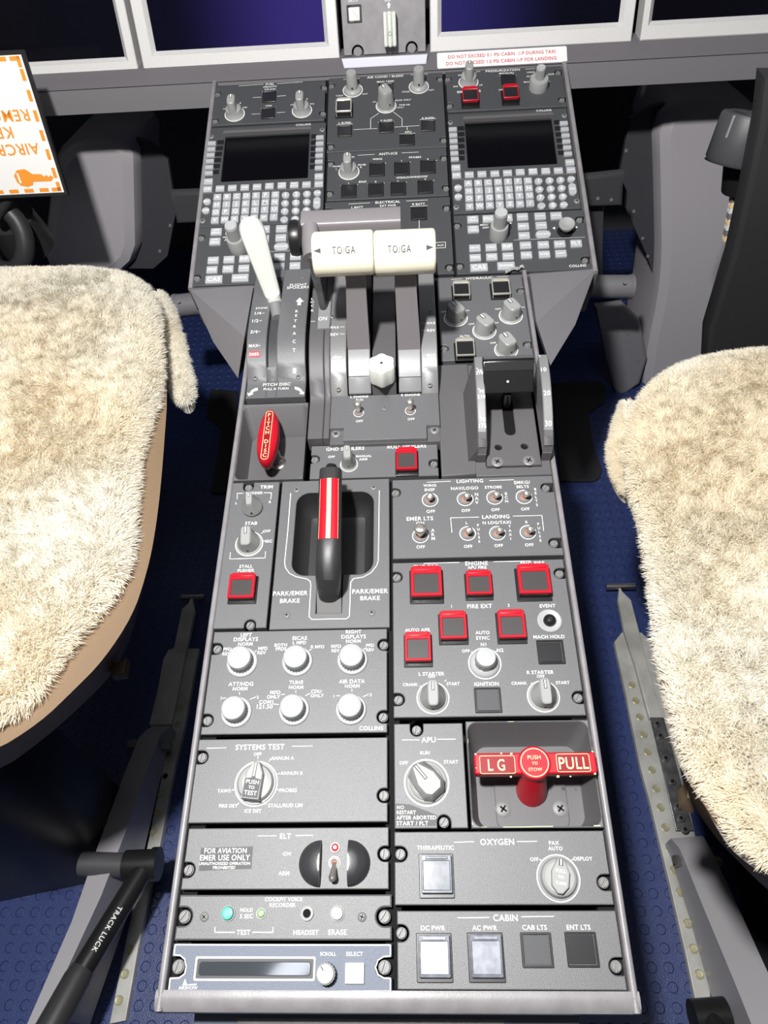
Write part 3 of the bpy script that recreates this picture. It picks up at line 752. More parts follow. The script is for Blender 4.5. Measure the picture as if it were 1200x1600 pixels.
P = Panel('oxygen_panel', 'dark grey OXYGEN panel with a clear guarded THERAPEUTIC button and round knob', 'control panel', LOW, [(46, 32), (1007, 14), (1051, 360), (46, 372)], D_)
for t in (('OXYGEN', 517, 74, 155), ('THERAPEUTIC', 235, 101, 168), ('PAX', 777, 79, 46), ('AUTO', 783, 104, 65), ('OFF', 687, 154, 38), ('DEPLOY', 910, 151, 85)): P.T(*t)
P.LN((322, 76, 410, 74), (610, 73, 698, 72), (712, 155, 718, 160), (866, 152, 860, 157))
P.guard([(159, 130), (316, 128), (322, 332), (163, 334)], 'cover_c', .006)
def oxy_knob(g, r, h):
    g.ring(r * 1.0, r * 1.06, 0, .0005, 'white', 44); g.ring(r * .90, r * .98, 0, .0012, 'knob_dark', 44)
    g.lathe([(r * .9, 0), (r * .9, .002), (r * .82, h * .5), (r * .7, h * .6)], 'knob', 44)
    o = [(x * r, y * r) for x, y in ((-.14, .84), (.14, .84), (.44, .22), (.40, -.42), (.12, -.74), (-.12, -.74), (-.40, -.42), (-.44, .22))]
    g.prism(o, h * .3, h, 'knob', .001)
    g.box(-.0014, .0014, r * .48, r * .80, h - .0003, h + .0002, 'ink'); g.box(-.0006, .0006, r * .5, r * .78, h, h + .0004, 'white')
    for i, t in enumerate(('PULL', 'TO', 'TURN')): g.text(t, 0, r * (.26 - .27 * i), r * (.5 if t != 'TO' else .26), 'white', h + .0002)
P.knob(oxy_knob, 'oxy', 797, 240, 94, R(-8), 'rotary_knob', h=.011)
P.screw(75, 130, 'L'); P.screw(1008, 260, 'R')
P.finish()

P = Panel('cabin_power_panel', 'dark grey CABIN panel with two bright clear guarded and two black buttons', 'control panel', LOW, [(56, 392), (1062, 380), (1115, 756), (60, 756)], D_)
for t in (('CABIN', 555, 421, 112), ('DC PWR', 224, 468, 110), ('AC PWR', 460, 467, 112), ('CAB LTS', 688, 465, 112), ('ENT LTS', 889, 464, 108)): P.T(*t)
P.LN((338, 422, 480, 420), (630, 417, 775, 415))
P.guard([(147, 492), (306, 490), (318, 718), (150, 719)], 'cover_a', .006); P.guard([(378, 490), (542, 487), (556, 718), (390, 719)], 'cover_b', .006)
P.push(698, 569, 142, 163, 'lens_grey'); P.push(904, 567, 144, 163)
P.screw(80, 492, 'L'); P.screw(1065, 645, 'R')
P.finish()

# ================================================================== left column of control panels
E_ = fr(320, 740, 4); F_ = fr(290, 970, 3.6364); H_ = fr(270, 1140, 3.4286); K_ = fr(230, 1370, 3); G1 = fr(340, 560, 4.2857); M_ = fr(600, 540, 4); S_ = fr(290, 320, 3.6364)
P = Panel('trim_panel', 'narrow grey TRIM panel with two pointer knobs and red STALL PUSHER button', 'control panel', LOW, [(165, 56), (466, 48), (392, 966), (56, 972)], E_)
for t in (('TRIM', 386, 84, 78), ('RUDDER', 310, 122, 105), ('L', 198, 185, 8), ('R', 408, 178, 13), ('STAB', 290, 311, 75), ('OFF', 388, 360, 45), ('SEC', 400, 423, 44), ('STALL', 258, 580, 82), ('PUSHER', 258, 606, 103)): P.T(*t)
P.LN((203, 125, 240, 124), (203, 125, 203, 160), (370, 121, 417, 121), (417, 121, 413, 160), (160, 495, 157, 535), (157, 535, 377, 528), (377, 528, 380, 488), (362, 422, 375, 422), (355, 375, 366, 366))
P.knob(bar_knob, 'trimA', 300, 218, 74, R(6), 'rotary_knob', h=.018, tw=.0030, tl=.0068, kbase='knob', skirt=False)
P.knob(bar_knob, 'trimB', 278, 440, 82, R(4), 'rotary_knob', h=.0165, tw=.0046, tl=.0095, kbase='knob')
P.guard([(158, 648), (338, 644), (322, 814), (148, 820)])
P.screw(272, 84, 'T'); P.screw(282, 945, 'B')
P.finish()

P = Panel('brake_panel', 'grey PARK/EMER BRAKE panel with a deep rounded well around the lever', 'control panel', LOW, [(477, 44), (1158, 30), (1156, 964), (404, 978)], E_)
for t in (('PARK/EMER', 535, 748, 215), ('BRAKE', 532, 795, 122), ('PARK/EMER', 1033, 735, 222), ('BRAKE', 1033, 778, 122)): P.T(*t)
seq = [(537, 125), (520, 350), (499, 555), (505, 590), (530, 625), (570, 645), (640, 660), (660, 675), (663, 700), (652, 895), (670, 912), (885, 908), (904, 892), (912, 680), (930, 657), (990, 648), (1040, 620), (1075, 575), (1085, 540), (1091, 108)]
P.LN(*[(*seq[i], *seq[i + 1]) for i in range(len(seq) - 1)], wd=.0007)
a = P.rect([(572, 118), (1052, 113), (1056, 632), (545, 632)])
b = P.rect([(700, 640), (858, 640), (860, 872), (697, 872)])
x0, x1, y0, y1 = a[0] - a[2] / 2, a[0] + a[2] / 2, a[1] - a[3] / 2, a[1] + a[3] / 2
bx0, bx1, by0 = b[0] - b[2] / 2, b[0] + b[2] / 2, b[1] - b[3] / 2
well = rrect(x0, x1, y0, y1, .0125, 7)
i0 = 0
hole = []
for p in well:
    hole.append(p)
# splice the lever slot into the bottom edge of the well outline
bot = [p for p in well]
k_ = max(range(len(bot)), key=lambda i: (-(abs(bot[i][1] - y0) < 1e-5), bot[i][0])) if False else None
hole = []
for i, p in enumerate(well):
    q = well[(i + 1) % len(well)]
    hole.append(p)
    if abs(p[1] - y0) < 1e-5 and abs(q[1] - y0) < 1e-5 and q[0] - p[0] > .02:
        hole += [(bx0, y0), (bx0, by0), (bx1, by0), (bx1, y0)]
P.holes.append(hole)
WD = .030
fl = rrect(x0 + .001, x1 - .001, y0 + .001, y1 - .003, .0125, 7)
g = G()
g.loft([[(x, y, -.0004) for x, y in ccw(well)][::-1], [(x, y, -WD * .45) for x, y in ccw(inset(ccw(well), .0012))][::-1], [(x, y, -WD * .85) for x, y in ccw(inset(ccw(well), .005))][::-1], [(x, y, -WD) for x, y in ccw(inset(ccw(well), .010))][::-1]], 'grip', cap1=True)
g.build('well', P.root)
for x, y in ((575, 103), (1055, 88), (512, 885), (1043, 870)): P.screw(x, y, 'C', .0031)
# curved slot cover
g = G(); n = 10; rg = []
for i in range(n + 1):
    t = i / n; v = by0 + .0006 + (y0 - by0 + .010) * t; z = -.004 + .0095 * math.sin(t * PI * .62)
    rg.append([(bx0 + .0006, v, z), (bx1 - .0006, v, z)])
g.loft(rg, 'slotgrey', cap1=False, closed=False); g.build('slot_cover', P.root)
P.finish()
# lever
def pk(x, y, h): return P.L(x, y, h)
hroot = P.M @ Matrix.Translation((b[0], by0 + .006, 0))
H = thing('parking_brake_lever', 'black parking brake lever with red and cream striped top over the rounded well', 'lever', hroot)
cen = [(778, 800, -.006), (776, 742, .006), (773, 690, .019), (772, 630, .031), (774, 540, .038), (777, 430, .0405), (782, 250, .043), (785, 60, .0455), (788, -12, .0463)]
pts = [pk(*c) for c in cen]
wid = [.0080, .0092, .0102, .0106, .0104, .0100, .0098, .0097, .0095]; hgt = [.004, .0065, .0085, .0092, .009, .0085, .0085, .0085, .008]
rings = []
for i, p in enumerate(pts):
    d = (pts[min(i + 1, len(pts) - 1)] - pts[max(0, i - 1)]).normalized(); sx = Vector((1, 0, 0)); sx = (sx - d * sx.dot(d)).normalized(); up = sx.cross(d)
    e = 2.3 if i < 5 else 3.2
    rings.append([tuple(p + sx * x + up * y) for x, y in sup(wid[i], hgt[i], e, 28)])
g = G(); g.loft(rings, 'grip', cap0=True); 
g.build('grip', H, P.M)
g = G()
def topsurf(i, f):  # point on the top of the lever near its ridge
    p = pts[i]; d = (pts[min(i + 1, len(pts) - 1)] - pts[max(0, i - 1)]).normalized(); sx = Vector((1, 0, 0)); sx = (sx - d * sx.dot(d)).normalized(); up = sx.cross(d)
    y = hgt[i] * max(0, 1 - abs(f) ** 3.2) ** (1 / 3.2)
    return p + sx * (wid[i] * f) + up * (y + .0004)
def strip(f0, f1, k, dz=0, n=5):
    rg = []
    for i in (5, 6, 7):
        rg.append([tuple(topsurf(i, f0 + (f1 - f0) * j / n) + Vector((0, 0, dz))) for j in range(n + 1)])
    g.loft(rg, k, cap1=False, closed=False)
strip(-.78, .78, 'red', 0, 10); strip(-.18, .20, 'ivory', .0002)
for f in (-.80, .78): strip(f, f + .03, 'ivory', .0002, 1)
g.build('stripe_label', H, P.M)
g = G(); e0, e1 = pk(790, -20, .0463), pk(793, -48, .0467); g.tube([e0, e0 + (e1 - e0) * .5, e1], [.0052, .0052, .0046], 'black', 20); g.build('release_button', H, P.M)

P = Panel('display_control_panel', 'dark grey reversion panel with six round fluted knobs in two rows', 'control panel', LOW, [(162, 58), (1146, 44), (1149, 632), (80, 655)], F_)
for t in (('LEFT', 345, 80, 62), ('DISPLAYS', 343, 105, 138), ('NORM', 340, 132, 82), ('PFD', 238, 162, 45), ('REV', 233, 188, 45), ('MFD', 440, 157, 52), ('REV', 432, 181, 48),
          ('EICAS', 649, 98, 82), ('L MFD', 647, 124, 75), ('BOTH', 541, 138, 70), ('PFDS', 543, 160, 60), ('R MFD', 750, 148, 75), ('RIGHT', 955, 62, 88), ('DISPLAYS', 955, 90, 138), ('NORM', 953, 116, 82),
          ('MFD', 856, 145, 55), ('REV', 852, 170, 45), ('PFD', 1048, 140, 45), ('REV', 1048, 165, 45), ('ATT/HDG', 315, 359, 140), ('NORM', 310, 386, 82), ('1', 203, 440, 5), ('2', 410, 435, 13),
          ('TUNE', 629, 350, 78), ('NORM', 628, 378, 82), ('MFD', 510, 407, 58), ('ONLY', 500, 432, 75), ('CDU', 742, 401, 58), ('ONLY', 748, 425, 75), ('COM1', 458, 461, 78), ('121.50', 450, 487, 90),
          ('AIR DATA', 945, 344, 145), ('NORM', 947, 371, 82), ('1', 843, 428, 5), ('2', 1052, 420, 13), ('COLLINS', 1055, 610, 135)): P.T(*t)
P.LN((390, 182, 402, 170), (700, 172, 714, 162), (1010, 165, 1022, 156), (212, 441, 228, 439), (368, 446, 398, 434), (307, 408, 307, 418), (627, 398, 627, 408), (545, 420, 562, 418), (500, 474, 528, 476), (682, 426, 706, 413), (945, 390, 945, 400), (860, 426, 876, 428), (1010, 432, 1038, 419))
for x, y in ((322, 237), (635, 232), (948, 224), (290, 520), (617, 509), (940, 505)):
    P.knob(fluted_knob, 'flut', x, y, 87, random.uniform(0, .1), 'rotary_knob', h=.0135)
P.screw(178, 158, 'L'); P.screw(1125, 135, 'R'); P.screw(122, 565, 'L'); P.screw(1122, 545, 'R')
P.finish()

P = Panel('systems_test_panel', 'dark grey SYSTEMS TEST panel with a single PUSH TO TEST knob', 'control panel', LOW, [(136, 50), (1150, 38), (1156, 497), (80, 504)], H_)
for t in (('SYSTEMS TEST', 468, 93, 262), ('OFF', 455, 131, 40), ('ANNUN A', 588, 153, 122), ('ANNUN B', 637, 233, 116), ('PROBES', 619, 325, 92), ('STALL/RUD LIM', 603, 406, 182), ('ICE DET', 430, 436, 90), ('FIRE DET', 298, 408, 98), ('TAWS', 275, 328, 70)): P.T(*t)
P.LN((185, 100, 285, 98), (642, 90, 748, 88), (456, 143, 456, 155), (524, 156, 516, 170), (574, 234, 560, 240), (572, 325, 560, 320), (318, 325, 330, 322), (345, 404, 354, 394), (500, 400, 492, 390))
def test_knob(g, r, h):
    g.ring(r * .97, r * 1.03, 0, .0005, 'white', 48); g.ring(r * .86, r * .95, 0, .0016, 'knob_dark', 48)
    g.lathe([(r * .86, 0), (r * .86, .003), (r * .78, .0052), (r * .6, .0058)], 'knob', 44)
    o = [(x * r, y * r) for x, y in ((-.14, .88), (.14, .88), (.40, .38), (.42, -.80), (-.42, -.80), (-.40, .38))]
    g.prism(o, .003, h, 'knob', .0010)
    pl_ = [(x * r, y * r) for x, y in ((-.07, .24), (.07, .24), (.10, .12), (.36, .08), (.36, -.74), (-.36, -.74), (-.36, .08), (-.10, .12))]
    g.poly(pl_, 'lens_grey', h + .0002)
    g.box(-r * .07, r * .07, r * .24, r * .82, h - .0003, h + .0002, 'ink'); g.box(-r * .035, r * .035, r * .2, r * .8, h, h + .0004, 'white')
    for i, t in enumerate(('PUSH', 'TO', 'TEST')): g.text(t, 0, r * (-.06 - .24 * i), r * (.6 if t != 'TO' else .28), 'white', h + .0004)
P.knob(test_knob, 'test', 447, 290, 112, R(-6), 'rotary_knob', h=.012)
P.screw(155, 148, 'L'); P.screw(1130, 352, 'R')
P.finish()

P = Panel('elt_panel', 'dark grey ELT panel with black half-round guards and FOR AVIATION placard', 'control panel', LOW, [(80, 527), (1157, 518), (1162, 856), (42, 863)], H_)
for t in (('ELT', 604, 570, 60), ('ON', 612, 665, 40), ('ARM', 596, 769, 58)): P.T(*t)
P.LN((460, 570, 553, 569), (660, 568, 750, 567))
P.PL([(152, 634), (430, 625), (421, 745), (140, 757)], 'lens_grey', z=.0002)
for t in (('FOR AVIATION', 283, 648, 226, 'white', None, 1.1), ('EMER USE ONLY', 280, 685, 266, 'white', None, 1.1), ('UNAUTHORIZED OPERATION', 278, 717, 272), ('PROHIBITED', 275, 739, 118)): P.T(*t)
for sgn, x, y in ((-1, 793, 717), (1, 941, 715)):
    c = P.L(x, y); rw = (P.L(x + 118, y) - P.L(x, y)).length; rh = (P.L(x, y - 127) - P.L(x, y + 127)).length / 2
    g = G(); n = 20; rings = []
    for j in range(7):
        t = j / 6 * PI / 2 * .97; k = math.cos(t) ** .8; zz = .0095 * math.sin(t)
        ring_ = [(sgn * rw * (math.cos(R(a)) * k), rh * math.sin(R(a)) * (k * .7 + .3), zz) for a in np.linspace(-90, 90, n)]
        rings.append(ring_ if sgn > 0 else ring_[::-1])
    g.loft(rings, 'dome', cap0=True); g.build('switch_guard', P.root, loc=c)
p = P.L(870, 632)
g = G(); g.ring(P.rad(870, 632, 19), P.rad(870, 632, 25), 0, .0012, 'black', 24); g.lathe([(P.rad(870, 632, 19), 0), (P.rad(870, 632, 18), .0014), (P.rad(870, 632, 9), .0022)], 'redled', 20); g.build('indicator_light', P.root, loc=p)
P.knob(toggle, 'elt', 866, 712, 32, 0, 'toggle_switch', h=.016, lean=R(48), tip=1.5)
P.screw(82, 752, 'L'); P.screw(1135, 665, 'R')
P.finish()

P = Panel('voice_recorder_panel', 'grey COCKPIT VOICE RECORDER panel with green test button and white erase button', 'control panel', LOW, [(150, 82), (1147, 80), (1150, 300), (124, 302)], K_)
for t in (('COCKPIT VOICE', 640, 105, 175), ('RECORDER', 635, 132, 122), ('HOLD', 466, 155, 60), ('5 SEC', 466, 184, 62), ('TEST', 452, 260, 64), ('HEADSET', 745, 260, 118), ('ERASE', 892, 259, 85)): P.T(*t)
P.LN((318, 238, 318, 260), (318, 260, 410, 260), (495, 260, 590, 260), (590, 260, 590, 238))
def cap_button(g, r, k, ring_='screw', h=.004):
    g.ring(r, r * 1.16, 0, .0012, ring_, 30); g.lathe([(r * .98, 0), (r * .96, h * .7), (r * .85, h * .92), (r * .5, h)], k, 28)
P.knob(cap_button, 'grn', 380, 172, 29, 0, 'test_button', k='green'); P.knob(cap_button, 'led', 535, 172, 19, 0, 'indicator_light', k='greenled', ring_='knob_light', h=.0025); P.knob(cap_button, 'ers', 892, 172, 29, 0, 'erase_button', k='whiteplastic')
p = P.L(750, 172); r_ = P.rad(750, 172, 31)
g = G(); g.ring(r_ * .6, r_, 0, .0016, 'black', 28); g.ring(r_ * .86, r_ * .98, .0014, .0019, 'screw', 28); g.lathe([(r_ * .6, .0003), (.0001, .0003)], 'matte', 24); g.build('headset_jack', P.root, loc=p)
P.screw(172, 187, 'L', .0041); P.screw(1112, 187, 'R', .0041); P.screw(268, 188, 'C', .0030); P.screw(1007, 188, 'C', .0030)
P.finish(.0010)

P = Panel('cabin_map_panel', 'blue-grey display strip panel with glossy dark screen, cream knob and white SELECT button', 'control panel', LOW, [(121, 310), (1149, 312), (1150, 545), (91, 545)], K_, k='panel_blue')
for t in (('SCROLL', 848, 361, 75), ('SELECT', 972, 361, 78), ('AIRSHOW', 192, 520, 88)): P.T(*t)
P.PL([(178, 478), (188, 505), (232, 500), (232, 508), (165, 510)])
bd = [(132, 318), (1140, 320), (1140, 372), (1108, 374), (1082, 390), (1070, 425), (1082, 458), (1108, 474), (1140, 476), (1140, 536), (102, 536), (108, 476), (150, 474), (176, 455), (184, 420), (176, 385), (155, 368), (126, 366)]
P.LN(*[(*bd[i], *bd[(i + 1) % len(bd)]) for i in range(len(bd))], wd=.0008)
a = P.rect([(226, 374), (788, 374), (788, 488), (220, 488)])
g = G(); o = rrect(-a[2] / 2, a[2] / 2, -a[3] / 2, a[3] / 2, .0008, 3); i = rrect(-a[2] / 2 + .0012, a[2] / 2 - .0012, -a[3] / 2 + .0012, a[3] / 2 - .0012, .0008, 3)
g.plate(o, [i], 0, .0006, 'white', .0001); g.prism(i, 0, .0005, 'lens_grey')
g.plate(rrect(-a[2] / 2 + .0028, a[2] / 2 - .0028, -a[3] / 2 + .0028, a[3] / 2 - .0028, .002, 5), [], 0, .0011, 'lcd', .0004); g.build('screen', P.root, loc=(a[0], a[1], 0))
def scroll_knob(g, r, h):
    n = 60; g.loft([[((r - (.0003 if j % 3 == 0 else 0)) * math.cos(2 * PI * j / n), (r - (.0003 if j % 3 == 0 else 0)) * math.sin(2 * PI * j / n), z) for j in range(n)] for z in (0, h * .85)], 'black')
    g.lathe([(r * .86, h * .8), (r * .84, h), (r * .6, h * 1.01)], 'knob_light', 36)
    g.box(-.0003, .0003, r * .35, r * .8, h, h * 1.02, 'ink')
P.knob(scroll_knob, 'scr', 843, 453, 45, R(35), 'rotary_knob', h=.0105)
a = P.rect([(930, 403), (1018, 402), (1018, 502), (928, 502)])
g = G(); g.prism(rrect(-a[2] / 2, a[2] / 2, -a[3] / 2, a[3] / 2, .0004, 2), 0, .0026, 'whiteplastic', .0005); g.build('select_button', P.root, loc=(a[0], a[1], 0))
P.screw(142, 422, 'L', .0042); P.screw(1112, 425, 'R', .0042)
P.finish()

# ================================================================== ground spoiler strip, pitch disconnect, flight spoilers
P = Panel('spoiler_panel', 'short grey GND SPOILERS panel with pointer knob and red ROLL SPOILERS button', 'control panel', LOW, [(486, 697, ID), (684, 690, ID), (686, 743, ID), (483, 749, ID)], G1)
for t in (('GND SPOILERS', 855, 606, 255), ('OFF', 763, 660, 45), ('MANUAL', 980, 655, 104), ('ARM', 975, 676, 54)): P.T(*t)
P.T('ROLL SPOILERS', 142, 631, 243, F=M_)
P.knob(bar_knob, 'gnd', 880, 712, 56, R(4), 'rotary_knob', h=.0215, tw=.0036, tl=.0075, kbase='knob')
P.guard([(70, 668), (213, 664), (216, 815), (72, 818)], F=M_)
P.screw(650, 674, 'L'); P.screw(312, 735, 'R', F=M_)
P.finish()

P = Panel('pitch_disconnect_well', 'recessed grey tray below the PITCH DISC lettering that holds the red oval handle', 'recess tray', LOW, [(168, 302), (602, 296), (582, 808), (103, 818)], G1)
a = P.rect([(178, 322), (594, 312), (572, 800), (112, 808)])
hole = rrect(a[0] - a[2] / 2, a[0] + a[2] / 2, a[1] - a[3] / 2, a[1] + a[3] / 2, .006, 6); P.holes.append(hole)
WD = .024
y0, y1 = a[1] - a[3] / 2, a[1] + a[3] / 2; x0, x1 = a[0] - a[2] / 2, a[0] + a[2] / 2
f_ = rrect(x0 + .006, x1 - .001, y0 + .001, y1 - .022, .006, 6)
f1 = rrect(x0 + .005, x1 - .0005, y0 + .0005, y1 - .020, .006, 6)
g = G(); g.loft([[(x, y, -.0005) for x, y in ccw(hole)][::-1], [(x, y, -WD + .003) for x, y in f1][::-1], [(x, y, -WD) for x, y in f_][::-1]], 'paint'); g.build('tray', P.root)
P.finish()
st = P.L(402, 700, -WD)
H = thing('oval_pull_handle', 'red oval pull handle lettered PITCH DISC on a steel stem in the left tray', 'handle', P.M @ Matrix.Translation((st.x, st.y, -WD + .0003)))
hz = .012
t0 = P.L(352, 338, hz); t1 = P.L(310, 694, hz); cm = (t0 + t1) / 2; ax = (t0 - t1); Lh = ax.length; rz = math.atan2(ax.y, ax.x) - PI / 2
HMx = P.M @ Matrix.Translation((cm.x, cm.y, 0)) @ Matrix.Rotation(rz, 4, 'Z')
wd = .0105
g = G()
ov = [(wd * math.copysign(abs(math.cos(2 * PI * k / 44)) ** .85, math.cos(2 * PI * k / 44)), Lh / 2 * math.sin(2 * PI * k / 44)) for k in range(44)]
def scl(P_, sx, sy): return [(x * sx, y * sy) for x, y in P_]
g.loft([[(x, y, z) for x, y in q] for q, z in ((scl(ov, .7, .93), hz - .016), (scl(ov, .95, .98), hz - .011), (scl(ov, 1, 1), hz - .006), (scl(ov, .9, .99), hz - .002), (scl(ov, .62, .965), hz))], 'red', cap0=True)
o = rrect(-.0037, .0037, -Lh * .455, Lh * .455, .0034, 5); i = inset(ccw(o), .0006)
g.plate(o, [i], hz, hz + .0003, 'ivory', .00005); g.prism(i, hz - .0001, hz + .0002, 'redlabel')
for k, c in enumerate('PITCH DISC'):
    if c != ' ': g.textH(c, 0, Lh * (.38 - .084 * k), .0042, 'ivory', hz + .0004)
g.build('grip', H, HMx)
g = G(); g.lathe([(.0085, 0), (.0085, .001), (.0066, .0018), (.0062, .004)], 'metal', 28); g.lathe([(.0055, .003), (.0055, .007)], 'metal', 6)
g.tube([(0, 0, .004), (-.004, .009, .014), (cm.x - st.x, cm.y - st.y + .003, WD + hz - .012)], [.0055, .0055, .005], 'metal', 20); g.build('stem', H, P.M @ Matrix.Translation((st.x, st.y, -WD)))

def arcstrip(g, u0, u1, v0, v1, zf, k, base=-.0085, n=26, off=0, cap=True):
    rg = []
    for i in range(n + 1):
        v = v0 + (v1 - v0) * i / n; z = zf(v) + off
        b_ = base if base is not None else z - .002
        rg.append([(u0, v, b_), (u0, v, z - .0008), (u0 + .0008, v, z), (u1 - .0008, v, z), (u1, v, z - .0008), (u1, v, b_)])
    g.loft([r_[::-1] for r_ in rg], k, cap0=cap, cap1=cap)
P = Panel('flight_spoiler_quadrant', 'dark curved FLIGHT SPOILERS quadrant with black slot and red EMER mark', 'lever quadrant', LOW, [(405, 447, ID), (488, 440, ID), (600, 262), (188, 268)], G1)
vb = P.L(380, 592, 0, ID).y - .004; vt = P.y1; hump = .019
def arcrise(x, L, a0):
    R_ = L / math.sin(a0); y = max(0, L - x)
    return math.sqrt(max(0, R_ * R_ - y * y)) - R_ * math.cos(a0)
def zsp(v):
    if v < vb: return 0
    return arcrise(v - vb, .052, R(48)) - .05 * max(0, v - vb - .075)
P.zf = zsp
s0 = P.LS(458, 915, S_); s1 = P.LS(516, 915, S_); su = P.LS(500, 590, S_)
sx0, sx1, sv0, sv1 = s0.x, s1.x, s0.y, P.y1 - .012
arcstrip(P.g, P.x0, sx0, P.y0, P.y1, zsp, 'panel'); arcstrip(P.g, sx1, P.x1, P.y0, P.y1, zsp, 'panel')
arcstrip(P.g, sx0, sx1, P.y0, sv0, zsp, 'panel'); arcstrip(P.g, sx0, sx1, sv1, P.y1, zsp, 'panel', n=4)
arcstrip(P.g, sx0, sx1, sv0, sv1, lambda v: zsp(v) - .007, 'gunmetal', base=-.0085)
for t in (('FLIGHT', 641, 455, 92), ('SPOILERS', 639, 470, 120), ('STOW', 433, 588, 64), ('1/4', 412, 617, 34), ('1/2', 397, 660, 33), ('3/4', 389, 722, 39), ('MAX', 387, 801, 52), ('PITCH DISC', 518, 1021, 155), ('PULL & TURN', 514, 1046, 140)): P.T(*t, F=S_)
P.PL([(360, 832), (424, 832), (422, 863), (358, 863)], 'redink', S_, .00025); P.T('EMER', 391, 848, 54, F=S_)
for c, x, y in (('R', 632, 606), ('E', 629, 630), ('T', 624, 660), ('R', 620, 692), ('A', 618, 731), ('C', 617, 777), ('T', 616, 826)): P.TH(c, x, y, 16, S_)
P.PL([(648, 528), (672, 552), (657, 552), (655, 572), (635, 572), (637, 552), (625, 552)], F=S_)
P.PL([(608, 920), (627, 918), (626, 945), (607, 946)], F=S_)
P.PL([(268, 198), (270, 215), (245, 222), (232, 234), (240, 240), (208, 254), (198, 232), (214, 234), (228, 214), (250, 201)]); P.PL([(516, 190), (545, 197), (562, 210), (570, 226), (582, 224), (576, 243), (546, 238), (556, 231), (548, 219), (518, 208)])
P.LN((437, 617, 447, 616), (420, 660, 432, 659), (413, 722, 424, 721), (416, 801, 424, 800), F=S_)
P.screw(255, 143, 'C', .0028); P.screw(543, 134, 'C', .0028); P.screw(680, 495, 'C', .0018, F=S_)
P.g.build('faceplate', P.root)
# spoiler lever
bs = P.LS(517, 622, S_)
H = thing('flight_spoiler_lever', 'white tapered paddle lever standing in the slot of the left quadrant', 'lever', P.M @ Matrix.Translation((bs.x, bs.y, zsp(bs.y) - .006)))
hh = .098
top = P.L(393, 358, hh, ID); bot = P.L(431, 476, .016, ID)
axv = (top - bot).normalized()
camL = P.M.inverted() @ CAM
fw = (camL - (top + bot) / 2).normalized(); fw = (fw - axv * fw.dot(axv)).normalized(); sd = axv.cross(fw)
MF = P.M @ Matrix(((sd.x, axv.x, fw.x, bot.x), (sd.y, axv.y, fw.y, bot.y), (sd.z, axv.z, fw.z, bot.z), (0, 0, 0, 1)))
Lv = (top - bot).length
g = G(); out = [(.0072, 0), (.0092, Lv * .16)]
for k in range(13): t = PI * k / 12; out.append((.0128 * math.cos(t), Lv - .006 + .0128 * math.sin(t)))
out += [(-.0092, Lv * .16), (-.0072, 0)]
out = [(-x, y) for x, y in out][::-1]
g.prism(out, -.016, .0, 'whiteplastic', .0035); g.build('paddle', H, MF)
g = G(); g.tube([(bs.x, bs.y, zsp(bs.y) - .006), tuple(bot + axv * .004 - (MF.to_3x3().inverted().transposed() @ Vector((0, 0, 0))))], [(.0062, .0062), (.0066, .0066)], 'knob_dark', 18); g.build('stub', H, P.M)
g = G(); g.tube([(bot.x, bot.y, bot.z), tuple(bot + axv * .012)], [.0075, .0075], 'whiteplastic', 18); g.build('collar', H, P.M)

# ================================================================== throttle quadrant
T_ = fr(470, 480, 5.2174); V_ = fr(430, 310, 4.1379)
P = Panel('throttle_quadrant', 'grey raised throttle quadrant with curved IDLE REV arcs and two engine run switches', 'lever quadrant', LOW, [(489, 440, ID), (677, 432, ID), (688, 686, ID), (480, 688, ID)], T_)
p0 = P.L(479.6, 686, .010, ID); p1 = P.L(688.5, 683, .010, ID)
P.x0, P.x1, P.y0 = p0.x, p1.x, p0.y
vb, vt = P.L(595, 617, .010, ID).y, P.y1
zb, hb = .010, .027
def zth(v):
    if v < vb: return zb
    return zb + arcrise(v - vb, .062, R(50))
P.zf = zth
def ux(x, y): return P.LS(x, y).x
uA, uB, uC, uD, uE, uF = ux(238, 560), ux(378, 560), ux(570, 560), ux(786, 560), ux(980, 560), P.x1
uS = ux(186, 560)
lowv = P.LS(300, 985).y
for a_, b_, v0, k in ((P.x0, uS, P.y0, 'arcpaint'), (uS, uA, P.y0, 'arcpaint')): arcstrip(P.g, a_ + .0002, b_ - .0002, v0, P.y1, zth, 'cover_plate' if k == 'x' else 'paint', n=34)
arcstrip(P.g, uA, uB - .0006, vb, P.y1, zth, 'arcpaint'); arcstrip(P.g, uE + .0006, uF, vb, P.y1, zth, 'arcpaint')
arcstrip(P.g, uB, uC, vb + .004, P.y1, lambda v: zth(v) - .006, 'matte'); arcstrip(P.g, uD, uE, vb + .004, P.y1, lambda v: zth(v) - .006, 'matte')
# front plate with cut corners
ci = P.LS(350, 985).x; cj = P.LS(1025, 965).x; vcut = P.LS(300, 985).y; v00 = P.LS(700, 1078).y
P.g.prism([(ci, v00), (cj, v00), (cj, vcut), (uF, vcut), (uF, vb + .0005), (uA, vb + .0005), (uA, vcut), (ci, vcut)], -.0085, zb, 'panel', .0008)
P.g.box(uA, uF, v00 - .0005, vb, -.0085, zb - .005, 'paint', .0006)
# centre block
vcb = P.L(680, 628, .026).y; vct = P.L(600, 430, .02, ID).y
P.g.prism([(uC + .0012, vcb), (uD - .0012, vcb), (uD - .0012, vct), (uC + .0012, vct)], -.0085, .026, 'paint', .0008)
g_b = P.LS(640, 690)
